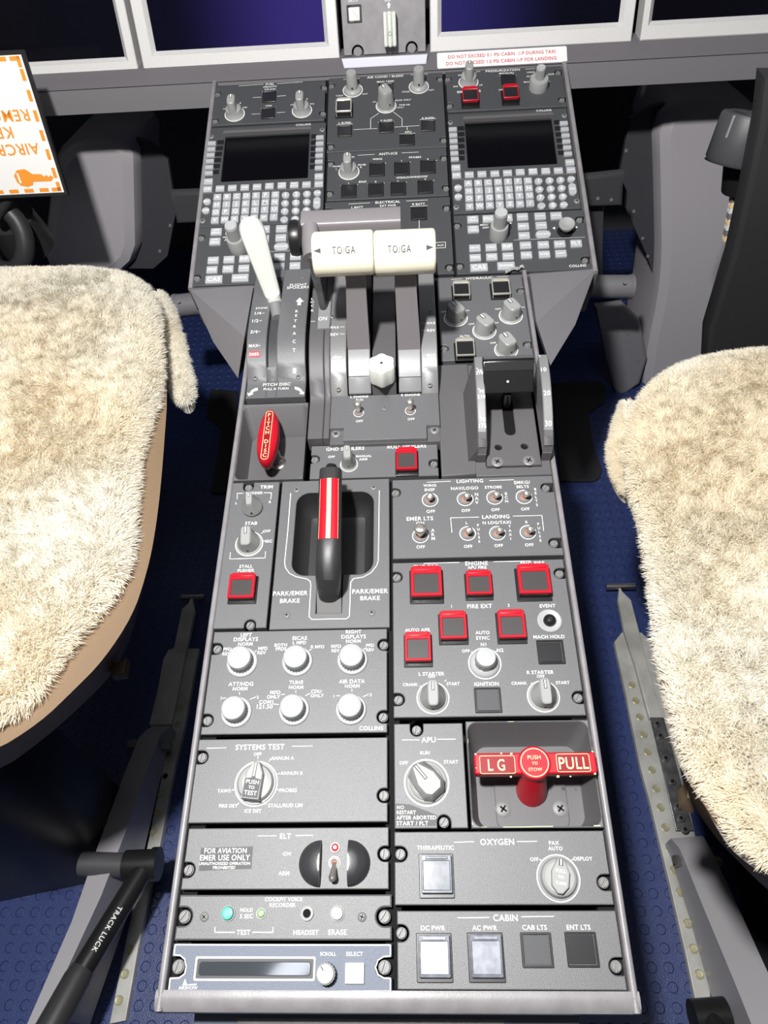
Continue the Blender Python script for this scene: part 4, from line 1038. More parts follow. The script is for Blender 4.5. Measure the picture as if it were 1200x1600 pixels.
# gust lock track lettering, arc lettering
for t in (('IDLE', 277, 165, 62), ('REV', 275, 223, 60), ('IDLE', 1062, 130, 64), ('REV', 1063, 190, 62), ('MAX', 300, 408, 62), ('REV', 298, 438, 56), ('MAX', 1062, 390, 62), ('REV', 1064, 420, 56), ('L ENGINE', 478, 731, 142), ('RUN', 480, 757, 56), ('R ENGINE', 895, 716, 150), ('OFF', 478, 930, 56), ('OFF', 900, 913, 56)): P.T(*t)
P.LN((325, 163, 355, 162), (322, 221, 355, 220), (985, 133, 1012, 132), (985, 192, 1014, 190), (85, 118, 115, 117))
for c, x, y in (('L', 94, -62), ('O', 94, -36), ('C', 95, -8), ('K', 96, 32)): P.TH(c, x, y - 4, 20)
for x, y, s_ in ((289, 304, .0026), (1053, 272, .0026), (320, 752, .0026), (1053, 722, .0026), (685, 882, .0024)): P.screw(x, y, 'C', s_)
P.g.build('faceplate', P.root)
for x, y in ((287, 1035), (1090, 1005)):
    p = P.L(x, y, zb - .005); link_mesh('screw', cached(('ph', .0044), lambda g: phillips(g, .0044), 'screw'), P.root, (p.x, p.y, zb - .005), .5)
for x, y in ((472, 862), (893, 846)): P.knob(toggle, 'eng', x, y, 44, 0, 'toggle_switch', h=.017, lean=R(2), tip=1.6)
# lock slot plate
g = G(); q0 = P.LS(134, 182); q1 = P.LS(236, 182); q2 = P.LS(200, -40)
arcstrip(g, q0.x, q1.x, q0.y, q2.y, zth, 'cover_plate', base=None, off=.0012)
pt = P.LS(180, 102); wl = (P.L(212, 102) - P.L(148, 102)).length; g.text('ON', pt.x, pt.y, wl, 'white', .0016, 0, zth, None, 1.3); g.build('lock_plate', P.root)
# friction knob
p = P.L(668, 590, .026)
g = G(); n = 48
def oct_(r, z): return [(r * (1 - .13 * (math.cos(6 * 2 * PI * j / n) * .5 + .5)) * math.cos(2 * PI * j / n), r * (1 - .13 * (math.cos(6 * 2 * PI * j / n) * .5 + .5)) * math.sin(2 * PI * j / n), z) for j in range(n)]
g.lathe([(.0098, 0), (.0095, .003)], 'whiteplastic', 32); g.loft([oct_(.0128, .0025), oct_(.0135, .006), oct_(.0135, .021), oct_(.0128, .0226), oct_(.0092, .0232)], 'whiteplastic')
g.ring(.0086, .0089, .0231, .0234, 'knob', 40); g.lathe([(.0013, .0230), (.0013, .0236)], 'ink', 14); g.build('friction_knob', P.root, loc=p)
# thrust levers
def thrust(label, px0, px1, pyc, arm_b, arm_t, arrow):
    hg = .135
    a = P.L(px0, pyc, hg, ID); b = P.L(px1, pyc - .02 * (px1 - px0), hg, ID); c = (a + b) / 2
    ul, ur = a.x, b.x
    b0 = P.LS(arm_b[0], 320); b1 = P.LS(arm_b[1], 320)
    root = thing('thrust_lever', label, 'lever', P.M @ Matrix.Translation(((b0.x + b1.x) / 2, b0.y + .005, zth(b0.y) - .006)), 'thrust levers')
    g = G(); r0 = .0195; cl = P.M.inverted() @ CAM; th0 = math.atan2(cl.z - c.z, cl.y - c.y)
    def prof(k): return [(c.y + k * y, c.z + k * z) for y, z in sup(r0, r0 * .97, 2.5, 40, th0)]
    g.loft([[(u, y, z) for y, z in prof(k)] for u, k in ((ul, .90), (ul + .0008, .965), (ul + .0024, 1), (ur - .0024, 1), (ur - .0008, .965), (ur, .90))], 'cream', cap0=True)
    def onsurf(u, s_):   # s_ runs around the barrel from the point that faces the viewer
        t = th0 + s_ / r0; d = Vector((math.cos(t), math.sin(t)))
        loc_ = (math.cos(s_ / r0), math.sin(s_ / r0)); rr = r0 * (abs(loc_[0]) ** 2.5 + abs(loc_[1] / .97) ** 2.5) ** (-1 / 2.5)
        return (u, c.y + d.x * (rr + .0003), c.z + d.y * (rr + .0003))
    tx = .0200; um = c.x + (.0015 if arrow < 0 else -.0045); V, F, w_ = text_geo('TO/GA', 1.15); k = tx / w_
    g.add([onsurf(um + x * k, -.003 - y * k * 1.5) for x, y in V], F, 'ink')
    ua = c.x + arrow * .0185
    g.add([onsurf(ua + arrow * .0062, -.003), onsurf(ua, -.003 + .0021), onsurf(ua, -.003 - .0021)][::arrow], [(0, 1, 2)], 'ink')
    g.build('grip', root, P.M)
    t0 = P.L(arm_t[0], 440, .108, ID); t1 = P.L(arm_t[1], 440, .108, ID)
    g = G()
    def sec(u0, u1, y, z, d): return [(u0, y - d, z), (u1, y - d, z), (u1, y + d, z), (u0, y + d, z)]
    yb_ = b0.y; zb_ = zth(yb_)
    g.loft([sec(b0.x, b1.x, yb_ - .001, zb_ - .004, .0055), sec(b0.x, b1.x, yb_ + .002, zb_ + .006, .0055), sec(t0.x, t1.x, t0.y + .004, .108, .005), sec(t0.x, t1.x, c.y, .120, .005)], 'leverpaint', cap0=True)
    g.build('arm', root, P.M)
    g = G(); c0, c1 = P.LS(arm_b[0] + 10, 712), P.LS(arm_b[0] + 10, 300)
    vs = P.LS(arm_b[0], 556).y
    arcstrip(g, b0.x, b1.x, vb + .001, vs - .0002, zth, 'cover_plate', base=None, off=.0014, n=10); arcstrip(g, b0.x, b1.x, vs + .0002, b0.y + .012, zth, 'cover_plate', base=None, off=.002, n=14)
    g.build('slot_cover', root, P.M)
thrust('left thrust lever with cream TO/GA grip whose arrow points left', 491, 584.5, 397, (384, 564), (540.5, 571), -1)
thrust('right thrust lever with cream TO/GA grip whose arrow points right', 585.5, 680, 395, (792, 974), (617, 650), 1)
# gust lock lever
hb_ = .118
a = P.L(472, 352, hb_, ID); b = P.L(626, 345, hb_, ID)
pl0 = P.LS(190, 5)
H = thing('gust_lock_lever', 'grey bar with black side roller lying behind the cream thrust grips', 'lever', P.M @ Matrix.Translation((pl0.x, pl0.y, zth(pl0.y) + .0012)))
yy, zz = (a.y + b.y) / 2, hb_
sec = rrect(-.011, .011, -.009, .009, .003, 3)
g = G(); MB_ = Matrix.Translation((0, yy, zz)) @ Matrix(((0, 0, 1, 0), (1, 0, 0, 0), (0, 1, 0, 0), (0, 0, 0, 1)))
g.loft([[(p[0], p[1], u) for p in sec] for u in (a.x, b.x)], 'leverpaint', cap0=True, M=MB_); g.build('bar', H, P.M)
e0 = P.L(484, 356, hb_ + .004, ID); e1 = P.L(486, 402, hb_ - .004, ID); w_ = .0075
g = G(); g.tube([tuple(e0), tuple((e0 + e1) / 2 + Vector((0, 0, .001))), tuple(e1)], [(.009, w_), (.010, w_), (.0085, w_ * .9)], 'leverpaint', 16); g.build('elbow', H, P.M)
f0 = P.L(488, 398, hb_ - .004, ID); f1 = P.LS(186, 10)
g = G(); g.tube([tuple(f0), tuple(f1)], [(.0055, .005), (.004, .004)], 'rolled', 8); g.build('arm', H, P.M)
r0 = P.L(462, 372, hb_, ID)
g = G(); MR = Matrix.Translation(r0) @ Matrix.Rotation(R(90), 4, 'Y')
g.lathe([(.010, -.0065), (.0155, -.0045), (.0165, 0), (.0155, .0045), (.010, .0065)], 'black', 32, MR); g.lathe([(.010, .0065), (.010, -.0065)], 'black', 32, MR); g.build('roller', H, P.M)

# ================================================================== hydraulic panel and flap quadrant
Y_ = fr(680, 420, 6); W_ = fr(680, 540, 6)
P = Panel('hydraulic_panel', 'dark grey HYDRAULIC panel with four wedge knobs and three clear guarded buttons', 'control panel', LOW, [(17, 96), (818, 62), (918, 800), (50, 900)], Y_)
for t in (('HYDRAULIC', 415, 88, 250), ('L SOV', 225, 123, 105), ('R SOV', 612, 101, 105), ('OFF', 80, 405, 54), ('ON', 300, 392, 36), ('OFF', 340, 519, 54), ('ON', 573, 507, 36), ('OFF', 590, 378, 54), ('ON', 820, 362, 36), ('OFF', 543, 696, 56), ('ALTN', 274, 632, 92), ('FLAPS', 274, 657, 102)): P.T(*t)
P.LN((152, 102, 252, 95), (580, 76, 683, 72))
P.guard([(150, 170), (328, 162), (338, 298), (158, 306)], 'clear'); P.guard([(510, 148), (700, 140), (716, 285), (520, 298)], 'clear'); P.guard([(175, 705), (372, 694), (384, 862), (180, 872)], 'clear')
for x, y, rz in ((192, 466, 32), (460, 584, 36), (708, 442, 28), (665, 762, 26)):
    P.knob(bar_knob, 'hyd', x, y, 106, R(rz), 'rotary_knob', h=.0175, tw=.0068, tl=.0092, kbase='knob', skirt=True)
P.screw(805, 205, 'R'); P.screw(868, 708, 'R'); P.screw(85, 745, 'L')
P.finish()

P = Panel('flap_quadrant', 'grey flap lever housing with two curved side guards marked 0 to 30', 'lever quadrant', LOW, [(55, 188), (1010, 100), (1092, 1190), (62, 1228)], W_)
hl_ = .026
g = P.g
p0 = P.L(62, 1225, .004); p1 = P.L(388, 1200, .004); p2 = P.L(335, 170, .004); p3 = P.L(1092, 1190, .002)
g.prism([(p0.x, p0.y), (p1.x, p1.y), (p1.x, p2.y), (p0.x, p2.y)], -.0085, .004, 'paint', .001)
g.prism([(p1.x, p0.y), (p3.x, p0.y), (p3.x, p2.y), (p1.x, p2.y)], -.0085, .002, 'paint', .0008)
va = P.L(1060, 925, hl_).y; rise = .029; RR = .125
vend = va + .082
def zfl(v):
    x = max(0, vend - v); 
    return max(.004, hl_ + rise - (RR - math.sqrt(max(1e-6, RR * RR - x * x))) * 1.0)
P.zf = zfl
l0, l1 = P.L(402, 930, hl_).x, P.L(486, 930, hl_).x; r0_, r1_ = P.L(1020, 910, hl_).x, P.L(1110, 910, hl_).x
vs = P.L(400, 806, .034).y
for a_, b_ in ((l0, l1), (r0_, r1_)):
    arcstrip(g, a_, b_, va, vend, zfl, 'arcpaint', base=-.004, n=24)
    g.prism([(a_, va - .001), (b_, va - .001), (b_ + (.0 if b_ < 0 else .0), vend + .001), (a_, vend + .001)], -.004, hl_ - .012, 'paint')
    arcstrip(g, a_ - .0001, b_ + .0001, va, va + .011, zfl, 'paint', base=None, off=.0002, n=5)
# sloped flank left of the left guard
g.add([(l0 - .008, va - .0005, .004), (l0, va - .0005, hl_ - .003), (l0, vend, hl_ + rise - .004), (l0 - .008, vend, .004)], [(0, 1, 2, 3)], 'paint')
g.add([(l0 - .008, va - .0005, .004), (l0, va - .0005, .004), (l0, va - .0005, hl_ - .003)], [(0, 1, 2)], 'paint')
for t in (('10', 1016, 224, 46), ('20', 1047, 443, 60), ('30', 1063, 722, 60), ('0', 979, 98, 20), ('V', 393, 218, 28), ('FE', 420, 238, 38), ('210', 415, 258, 62), ('V', 408, 408, 30), ('FE', 440, 430, 40), ('210', 432, 477, 66), ('V', 425, 665, 30), ('FE', 452, 690, 38), ('175', 445, 745, 62)):
    P.T(*t)
# floor between the guards
f0 = P.L(486, 1140, .004); f1 = P.L(1000, 1128, .004); f2 = P.L(490, 470, .002)
c0 = P.L(640, 470, .006); c1 = P.L(740, 470, .006); c2 = P.L(690, 838, .006)
sl = rrect(P.L(637, 650, .006).x, P.L(737, 650, .006).x, c2.y, c2.y + .052, .0058, 6)
h1 = [circ(P.L(x, y, .006).x, P.L(x, y, .006).y, .0034, 18) for x, y in ((593, 951), (838, 942))]
gg = G(); gg.plate([(l1 + .0006, f0.y), (r0_ - .0006, f0.y), (r0_ - .0006, vend + .004), (l1 + .0006, vend + .004)], [sl] + h1, .0015, .006, 'paint', .0006)
gg.add([(l1, f0.y + .002, .0026), (r0_, f0.y + .002, .0026), (r0_, vend, .0026), (l1, vend, .0026)], [(0, 1, 2, 3)], 'matte'); gg.build('slot_plate', P.root)
for x, y in ((583, 1092), (878, 1080)):
    p = P.L(x, y, .006); link_mesh('screw', cached(('ph', .0056), lambda g: phillips(g, .0056), 'screw'), P.root, (p.x, p.y, .006), .4)
P.zf = None
g.build('faceplate', P.root)
# flap lever
sh = P.L(680, 560, .004)
H = thing('flap_lever', 'black rectangular flap lever handle between the curved side guards', 'lever', P.M @ Matrix.Translation((sh.x, sh.y, .004)))
cc = P.L(690, 300, .055)
an = R(42)
ey_ = Vector((0, math.cos(an), math.sin(an))); ez_ = Vector((0, -math.sin(an), math.cos(an)))
MB_ = P.M @ Matrix(((1, 0, 0, cc.x), (0, ey_.y, ez_.y, cc.y), (0, ey_.z, ez_.z, cc.z), (0, 0, 0, 1)))
wf = (P.L(925, 300, .055) - P.L(452, 300, .055)).length / 2
g = G(); g.prism([(-wf, -.014), (wf, -.014), (wf, .0165), (-wf, .0165)], -.013, 0, 'leverblack', .0012)
g.box(-wf, wf, .006, .0150, -.001, .0006, 'button', .0006); g.prism(rrect(-wf, wf, .0165, .0195, .001, 3), -.014, .0012, 'gunmetal', .0008)
g.prism(circ(-.001, -.0035, .0011, 12), 0, .0006, 'white'); g.build('handle_block', H, MB_)
g = G(); g.tube([(sh.x, sh.y + .004, -.006), (cc.x, cc.y - .004, cc.z - .014)], [.0045, .0045], 'black', 18); g.build('shaft', H, P.M)

# ================================================================== forward deck panels
a_ = fr(310, 120, 5.7143); b_ = fr(300, 270, 5.7143); c_ = fr(500, 100, 5.7143); e_ = fr(490, 220, 5.2174); g_ = fr(680, 80, 5.4545); h_ = fr(690, 240, 4.8)
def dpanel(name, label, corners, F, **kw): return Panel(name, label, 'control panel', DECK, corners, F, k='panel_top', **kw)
P = dpanel('fuel_panel', 'dark FUEL panel with two fin knobs at the far left of the forward deck', [(140, 92), (1140, 22), (1126, 386), (108, 440)], a_)
for t in (('FUEL', 640, 66, 75), ('GRAVITY', 640, 90, 122), ('XFLOW', 640, 113, 100), ('XFER', 628, 260, 60), ('ON', 415, 275, 36), ('A', 374, 236, 14), ('OFF', 236, 288, 30), ('ON', 1014, 243, 36), ('OFF', 836, 252, 30), ('A', 970, 198, 14)): P.T(*t)
P.LN((570, 137, 700, 128), (560, 285, 690, 276), (490, 187, 560, 184), (705, 175, 780, 170), (480, 335, 548, 332), (700, 322, 770, 318), (360, 83, 580, 68), (705, 63, 928, 48))
P.push(635, 184, 122, 96); P.push(625, 330, 120, 96)
for x, y in ((325, 336), (925, 304)): P.knob(fin_knob, 'fin', x, y, 84, 0, 'rotary_knob', h=.023)
P.screw(170, 152, 'L'); P.screw(146, 392, 'L'); P.screw(1122, 92, 'R'); P.screw(1112, 322, 'R')
P.finish()

P = dpanel('air_conditioning_panel', 'dark AIR COND BLEED panel with one wedge knob between two cylinder knobs', [(70, 134), (1100, 64), (1128, 735), (62, 796)], c_)
for t in (('AIR COND / BLEED', 582, 114, 322), ('MAN TEMP', 585, 158, 152), ('L BLEED', 222, 526, 108), ('X BLEED', 592, 505, 108), ('R BLEED', 965, 483, 108), ('APU', 785, 608, 58), ('COLD', 175, 284, 64), ('HOT', 402, 269, 48), ('COLD', 766, 249, 68), ('HOT', 993, 234, 50), ('PACK ONLY', 742, 323, 142), ('TRIM AIR', 755, 366, 100), ('ONLY', 720, 389, 62), ('OFF', 486, 340, 34)): P.T(*t)
P.LN((300, 588, 510, 577), (668, 565, 885, 552), (452, 576, 452, 490), (452, 490, 525, 440), (655, 430, 733, 490), (733, 490, 733, 556), (778, 560, 778, 590), (150, 545, 290, 536), (520, 524, 660, 514), (895, 498, 1035, 488), (710, 627, 850, 619), (210, 140, 235, 138), (335, 130, 352, 128), (810, 98, 830, 96), (935, 92, 960, 89))
P.guard([(140, 368), (292, 360), (302, 480), (136, 490)], 'clear', .010)
P.push(590, 225, 130, 95); P.push(222, 604, 128, 94); P.push(592, 570, 130, 98); P.push(966, 556, 125, 94); P.push(778, 680, 136, 100)
P.knob(temp_knob, 'temp', 293, 236, 84, 0, 'rotary_knob', h=.025); P.knob(temp_knob, 'temp', 882, 204, 84, 0, 'rotary_knob', h=.025)
P.knob(bar_knob, 'wedge', 590, 376, 86, R(30), 'rotary_knob', h=.0245, tw=.0066, tl=.0088)
P.screw(102, 192, 'L'); P.screw(96, 735, 'L'); P.screw(1072, 132, 'R'); P.screw(1104, 676, 'R')
P.finish()

P = dpanel('anti_ice_panel', 'dark ANTI-ICE panel with one fin knob and seven square black buttons', [(110, 101), (1082, 48), (1108, 446), (104, 491)], e_)
for t in (('ANTI-ICE', 607, 106, 150), ('WING', 520, 150, 78), ('PROBES', 827, 135, 98), ('L', 720, 165, 8), ('R', 933, 152, 11), ('WSHLD/WINDOW', 802, 297, 255), ('ENG', 400, 335, 60), ('L', 288, 347, 8), ('R', 508, 336, 11), ('L', 690, 327, 8), ('R', 912, 315, 11), ('FROM', 187, 210, 58), ('L', 187, 232, 8), ('FROM', 393, 197, 62), ('R', 387, 216, 11), ('N', 322, 133, 12)): P.T(*t)
P.LN((360, 120, 495, 112), (718, 100, 855, 94), (455, 188, 590, 182), (655, 180, 790, 174), (868, 168, 1005, 160), (222, 364, 358, 358), (443, 352, 578, 346), (625, 344, 760, 338), (845, 332, 982, 324))
for x, y in ((517, 238), (719, 230), (932, 216), (288, 413), (508, 402), (690, 393), (910, 380)): P.push(x, y, 126, 108)
P.knob(fin_knob, 'fin', 288, 256, 80, 0, 'rotary_knob', h=.0225)
P.screw(138, 186, 'L'); P.screw(130, 428, 'L'); P.screw(1062, 138, 'R'); P.screw(1080, 382, 'R')
P.finish()

P = dpanel('electrical_panel', 'dark ELECTRICAL panel with L BATT and R BATT buttons partly behind the cream thrust grips', [(104, 500), (1112, 452), (1150, 1086), (60, 1128)], e_)
for t in (('ELECTRICAL', 605, 500, 200), ('EXT PWR', 607, 529, 130), ('L BATT', 356, 543, 94), ('R BATT', 856, 517, 102), ('AUX', 1034, 852, 54)): P.T(*t)
P.LN((287, 517, 457, 507), (757, 492, 928, 484), (860, 648, 862, 730), (985, 832, 1075, 826), (1075, 826, 1075, 872), (1075, 872, 985, 877), (985, 877, 985, 832), (288, 563, 425, 555), (540, 553, 676, 545), (790, 538, 928, 530))
for x, y in ((356, 622), (607, 610), (858, 596)): P.push(x, y, 132, 108)
P.screw(1084, 545, 'R'); P.screw(1108, 1030, 'R'); P.screw(126, 572, 'L'); P.screw(88, 1072, 'L')
P.finish()

P = dpanel('pressurization_panel', 'dark PRESSURIZATION panel with two red guarded buttons below the white sticker', [(86, 184), (1086, 112), (1112, 466), (104, 522)], g_)
for t in (('PRESSURIZATION', 575, 165, 292), ('MANUAL', 610, 188, 128), ('MAN', 222, 205, 50), ('DN', 174, 302, 36), ('UP', 390, 290, 28), ('EMER PRESS', 288, 345, 200), ('LDG', 560, 330, 40), ('LNDG', 815, 180, 64), ('ACE', 986, 197, 52), ('ALT', 800, 215, 46), ('MAN', 780, 264, 50), ('L', 975, 258, 8)): P.T(*t)
P.LN((770, 155, 850, 150), (345, 178, 382, 174), (550, 212, 690, 205))
P.push(624, 252, 128, 100)
P.guard([(218, 365), (370, 356), (378, 486), (222, 494)], 'open', .010); P.guard([(560, 345), (708, 336), (718, 460), (568, 470)], 'open', .010)
P.knob(fin_knob, 'fin', 283, 266, 80, 0, 'rotary_knob', h=.0245)
P.knob(stack_knob, 'stk', 876, 312, 80, 0, 'rotary_knob', h=.028, r2=.0058)
P.screw(108, 234, 'L'); P.screw(124, 462, 'L'); P.screw(1050, 178, 'R'); P.screw(1082, 410, 'R')
P.finish()

def keymesh(w_, h_, t, shape='r', hh=.0026):
    def fn(g):
        if shape == 'c': o = circ(0, 0, w_ / 2, 22)
        elif shape == 'o': o = rrect(-w_ / 2, w_ / 2, -h_ / 2, h_ / 2, min(w_, h_) / 2.02, 8)
        else: o = rrect(-w_ / 2, w_ / 2, -h_ / 2, h_ / 2, .0007, 3)
        g.prism(o, 0, hh, 'key', .0006)
        if t:
            ls = t.split('|'); mx = max(len(x) for x in ls)
            for i, x in enumerate(ls):
                yy = (len(ls) - 1) * h_ * .19 - i * h_ * .38
                if mx == 1: g.textH(x, 0, 0, min(h_ * .66, w_ * .55), 'white', hh + .0001)
                else: g.text(x, 0, yy, w_ * .76 * len(x) / max(3, mx), 'white', hh + .0001)
    return cached(('key', q4(w_), q4(h_), t, shape, q4(hh)), fn, 'key')
def key(P, x, y, wd, ht, t='', shape='r', F=None, name='key', hh=.0026):
    a = P.rect([(x - wd / 2, y - ht / 2), (x + wd / 2, y - ht / 2), (x + wd / 2, y + ht / 2), (x - wd / 2, y + ht / 2)], F)
    # the pixel centre is that of the key's top, which stands hh above the plate
    p = P.L(x, y, hh, F)
    return link_mesh(name, keymesh(a[2], a[3], t, shape, hh), P.root, (p.x, p.y, 0))

P = dpanel('keypad_unit', 'right keypad display unit with black screen and letter keys below the PRESSURIZATION panel', [(104, 532, g_), (1118, 486, g_), (1056, 412), (88, 452)], h_, group=None)
sc0 = P.rect([(245, 590, g_), (1000, 560, g_), (866, 80, h_), (206, 108, h_)]) if False else None
q = [P.L(245, 598, 0, g_), P.L(998, 566, 0, g_), P.L(864, 76), P.L(205, 106)]
sx0, sx1, sy1, sy0 = (q[0].x + q[3].x) / 2, (q[1].x + q[2].x) / 2, (q[0].y + q[1].y) / 2, (q[2].y + q[3].y) / 2
P.holes.append(rrect(sx0, sx1, sy0, sy1, .0015, 4))
g = G(); g.prism(rrect(sx0 - .001, sx1 + .001, sy0 - .001, sy1 + .001, .001, 3), -.006, -.0035, 'scr_cdu', .0003); g.build('screen', P.root)
g = G(); g.prism([(sx0 - .003, sy1 + .0002), (sx1 + .003, sy1 + .0002), (sx1 + .001, sy1 + .0048), (sx0 - .001, sy1 + .0048)], 0, .0042, 'paint', .0008); g.build('screen_hood', P.root)
la, lb = P.L(78, 200), P.L(1010, 160)
g = G(); g.prism([(P.x0 + .001, (la.y + lb.y) / 2 - .0012), (P.x1 - .001, (la.y + lb.y) / 2 - .0012), (P.x1 - .001, (la.y + lb.y) / 2 + .0012), (P.x0 + .001, (la.y + lb.y) / 2 + .0012)], 0, .0016, 'paint', .0005); g.build('key_ledge', P.root)
P.T('COLLINS', 925, 506, 130, F=g_)
for i, (x, y) in enumerate(((150, 660), (154, 710), (157, 760), (160, 812), (164, 864), (168, 914))):
    key(P, x, y, 70, 30, '', 'r', g_, 'line_key', .0028)
    p, q2 = P.L(190, y, 0, g_), P.L(250, y, 0, g_); hy = (P.L(x, y - 18, 0, g_) - P.L(x, y + 18, 0, g_)).length / 2
    P.g.poly([(p.x, p.y - hy), (q2.x, p.y - hy), (q2.x, p.y + hy), (p.x, p.y + hy)], 'black', .0003)
for i, (x, y) in enumerate(((1097, 608), (1105, 660), (1112, 712), (1119, 763), (1126, 815), (1133, 868))):
    key(P, x, y, 70, 30, '', 'r', g_, 'line_key', .0028)
    p, q2 = P.L(1012 + i * 7, y, 0, g_), P.L(1062 + i * 7, y, 0, g_); hy = (P.L(x, y - 18, 0, g_) - P.L(x, y + 18, 0, g_)).length / 2
    P.g.poly([(p.x, p.y - hy), (q2.x, p.y - hy), (q2.x, p.y + hy), (p.x, p.y + hy)], 'black', .0003)
for x, y, t in ((108, 102, 'MSG'), (113, 160, 'DIR'), (963, 62, 'EXEC'), (972, 120, 'NEXT'), (208, 155, 'FPLN'), (303, 150, 'LEGS'), (400, 147, 'ARR'), (495, 142, 'PERF'), (590, 135, 'MFD|MENU'), (686, 130, 'MFD|ADV'), (782, 127, 'MFD|DATA'), (877, 124, 'PREV')):
    key(P, x, y, 68, 44, t, name='function_key')
rows = [('ABCDEFG', (200, 220), (648, 200)), ('HIJKLMN', (205, 278), (654, 256)), ('OPQRSTU', (208, 333), (660, 311)), ('VWXYZ', (211, 393), (513, 375))]
for s_, (x0, y0), (x1, y1) in rows:
    n = len(s_)
    for i, ch in enumerate(s_): key(P, x0 + (x1 - x0) * i / (n - 1), y0 + (y1 - y0) * i / (n - 1), 61, 46, ch, name='letter_key')
key(P, 589, 373, 61, 46, 'SP', name='letter_key'); key(P, 665, 368, 61, 46, '/', name='letter_key')
for t, x, y in (('1', 728, 203), ('2', 811, 198), ('3', 893, 194), ('4', 735, 265), ('5', 819, 260), ('6', 902, 255), ('7', 743, 325), ('8', 827, 321), ('9', 911, 318), ('.', 750, 388), ('0', 835, 384), ('+/-', 918, 380)):
    key(P, x, y, 62, 58, t, 'c', name='number_key')
key(P, 124, 253, 60, 56, 'BRT', 'c', name='round_key'); key(P, 126, 320, 60, 56, 'DIM', 'c', name='round_key'); key(P, 973, 187, 60, 56, 'CLR', 'c', name='round_key'); key(P, 983, 262, 58, 86, 'DEL', 'o', name='oval_key')
P.screw(110, 405, 'C', .0036); P.screw(1015, 358, 'C', .0036); P.screw(130, 612, 'C', .0034, F=g_); P.screw(1100, 552, 'C', .0034, F=g_)
P.finish()
cdu = P
q = [DECK.uv(*a_(106, 456)), DECK.uv(*a_(1136, 408)), DECK.uv(*b_(1168, 440)), DECK.uv(*b_(66, 487))]
o2 = sum(q, Vector((0, 0, 0))) / 4
c2 = copy_tree(P.root); c2.matrix_world = DECK.M @ Matrix.Translation(Vector((o2.x, o2.y, 0)))
c2['label'] = 'left keypad display unit with black screen and letter keys below the FUEL panel'

P = dpanel('cursor_control_panel', 'right cursor control panel with grey keys, stacked knob and dished joystick', [(88, 464), (1060, 418), (1132, 866), (112, 908)], h_)
for x, y, t in ((235, 490, 'UPR|MENU'), (350, 485, 'ESC'), (238, 563, 'LWR|MENU'), (490, 478, 'LCK'), (607, 470, 'RADIO'), (614, 542, 'MEM 1'), (620, 612, 'MEM 2'), (740, 466, 'CHART'), (748, 535, 'CURSR'), (860, 462, 'DATA'),
                (250, 706, 'FRMT'), (372, 700, 'CALC'), (493, 694, 'INP'), (630, 684, 'A/ICE'), (764, 680, 'AUX'), (887, 675, 'ELEC'), (1010, 670, 'FLT'), (253, 777, 'FREQ'), (377, 771, 'TFC'), (500, 766, 'DOWN'), (637, 757, 'FUEL'), (772, 752, 'HYD'), (896, 746, 'SUMRY')):
    key(P, x, y, 86, 52, t)
key(P, 763, 602, 116, 56, 'ROTATE', 'o', name='oval_key'); key(P, 281, 850, 132, 56, 'CAS'); key(P, 484, 838, 132, 56, 'ENGINE')
for t in (('MENU', 318, 536, 58), ('ADV', 330, 556, 50), ('COLLINS', 1020, 842, 128)): P.T(*t)
for pts in (((830, 560), (850, 550), (850, 571)), ((1022, 553), (1002, 543), (1002, 565)), ((922, 618), (944, 616), (933, 634)), ((508, 528), (526, 526), (517, 516))): P.PL(pts)
P.LN((540, 650, 1075, 628), wd=.0003)
P.knob(stack_knob, 'ccp', 424, 622, 68, 0, 'rotary_knob', h=.037, r2=.0074)
def joystick(g, r):
    g.lathe([(r * 1.05, 0), (r * 1.0, .001), (r * .5, .0016)], 'matte', 30)
    g.lathe([(r * .45, 0), (r * .45, .005), (r * .8, .0065), (r * .82, .0085), (r * 1.02, .010), (r * 1.04, .0125), (r * .96, .0135), (r * .7, .0125), (r * .25, .0113), (r * .05, .0111)], 'knob', 36)
P.knob(joystick, 'joy', 926, 585, 58, 0, 'joystick')
P.screw(118, 538, 'L'); P.screw(1036, 492, 'R'); P.screw(1078, 796, 'R'); P.screw(138, 842, 'L')
P.finish()
q = [DECK.uv(*b_(60, 493)), DECK.uv(*b_(1168, 447)), DECK.uv(*b_(1190, 968)), DECK.uv(*b_(0, 1003))]
o2 = sum(q, Vector((0, 0, 0))) / 4
c2 = copy_tree(P.root); c2.matrix_world = DECK.M @ Matrix.Translation(Vector((o2.x, o2.y, 0)))
c2['label'] = 'left cursor control panel with grey keys partly behind the white spoiler lever'

# loose bit of lint on the hydraulic panel's upper edge
p = DECK.at(805, 424, .001)
H_l = G()
for k in range(9):
    t = k / 8; c = Vector((-.008 + .016 * t, -.002 + .006 * t, .0025)); H_l.tube([tuple(c + Vector((random.uniform(-.003, .003), random.uniform(-.003, .003), 0))), tuple(c + Vector((random.uniform(-.003, .003), random.uniform(-.003, .003), .0015)))], [.0016, .0012], 'knob', 7)
o = H_l.build('lint', None, DECK.M @ Matrix.Translation(DECK.M.inverted() @ p)); tag(o, 'small pale tuft of lint lying where the deck meets the HYDRAULIC panel', 'lint')

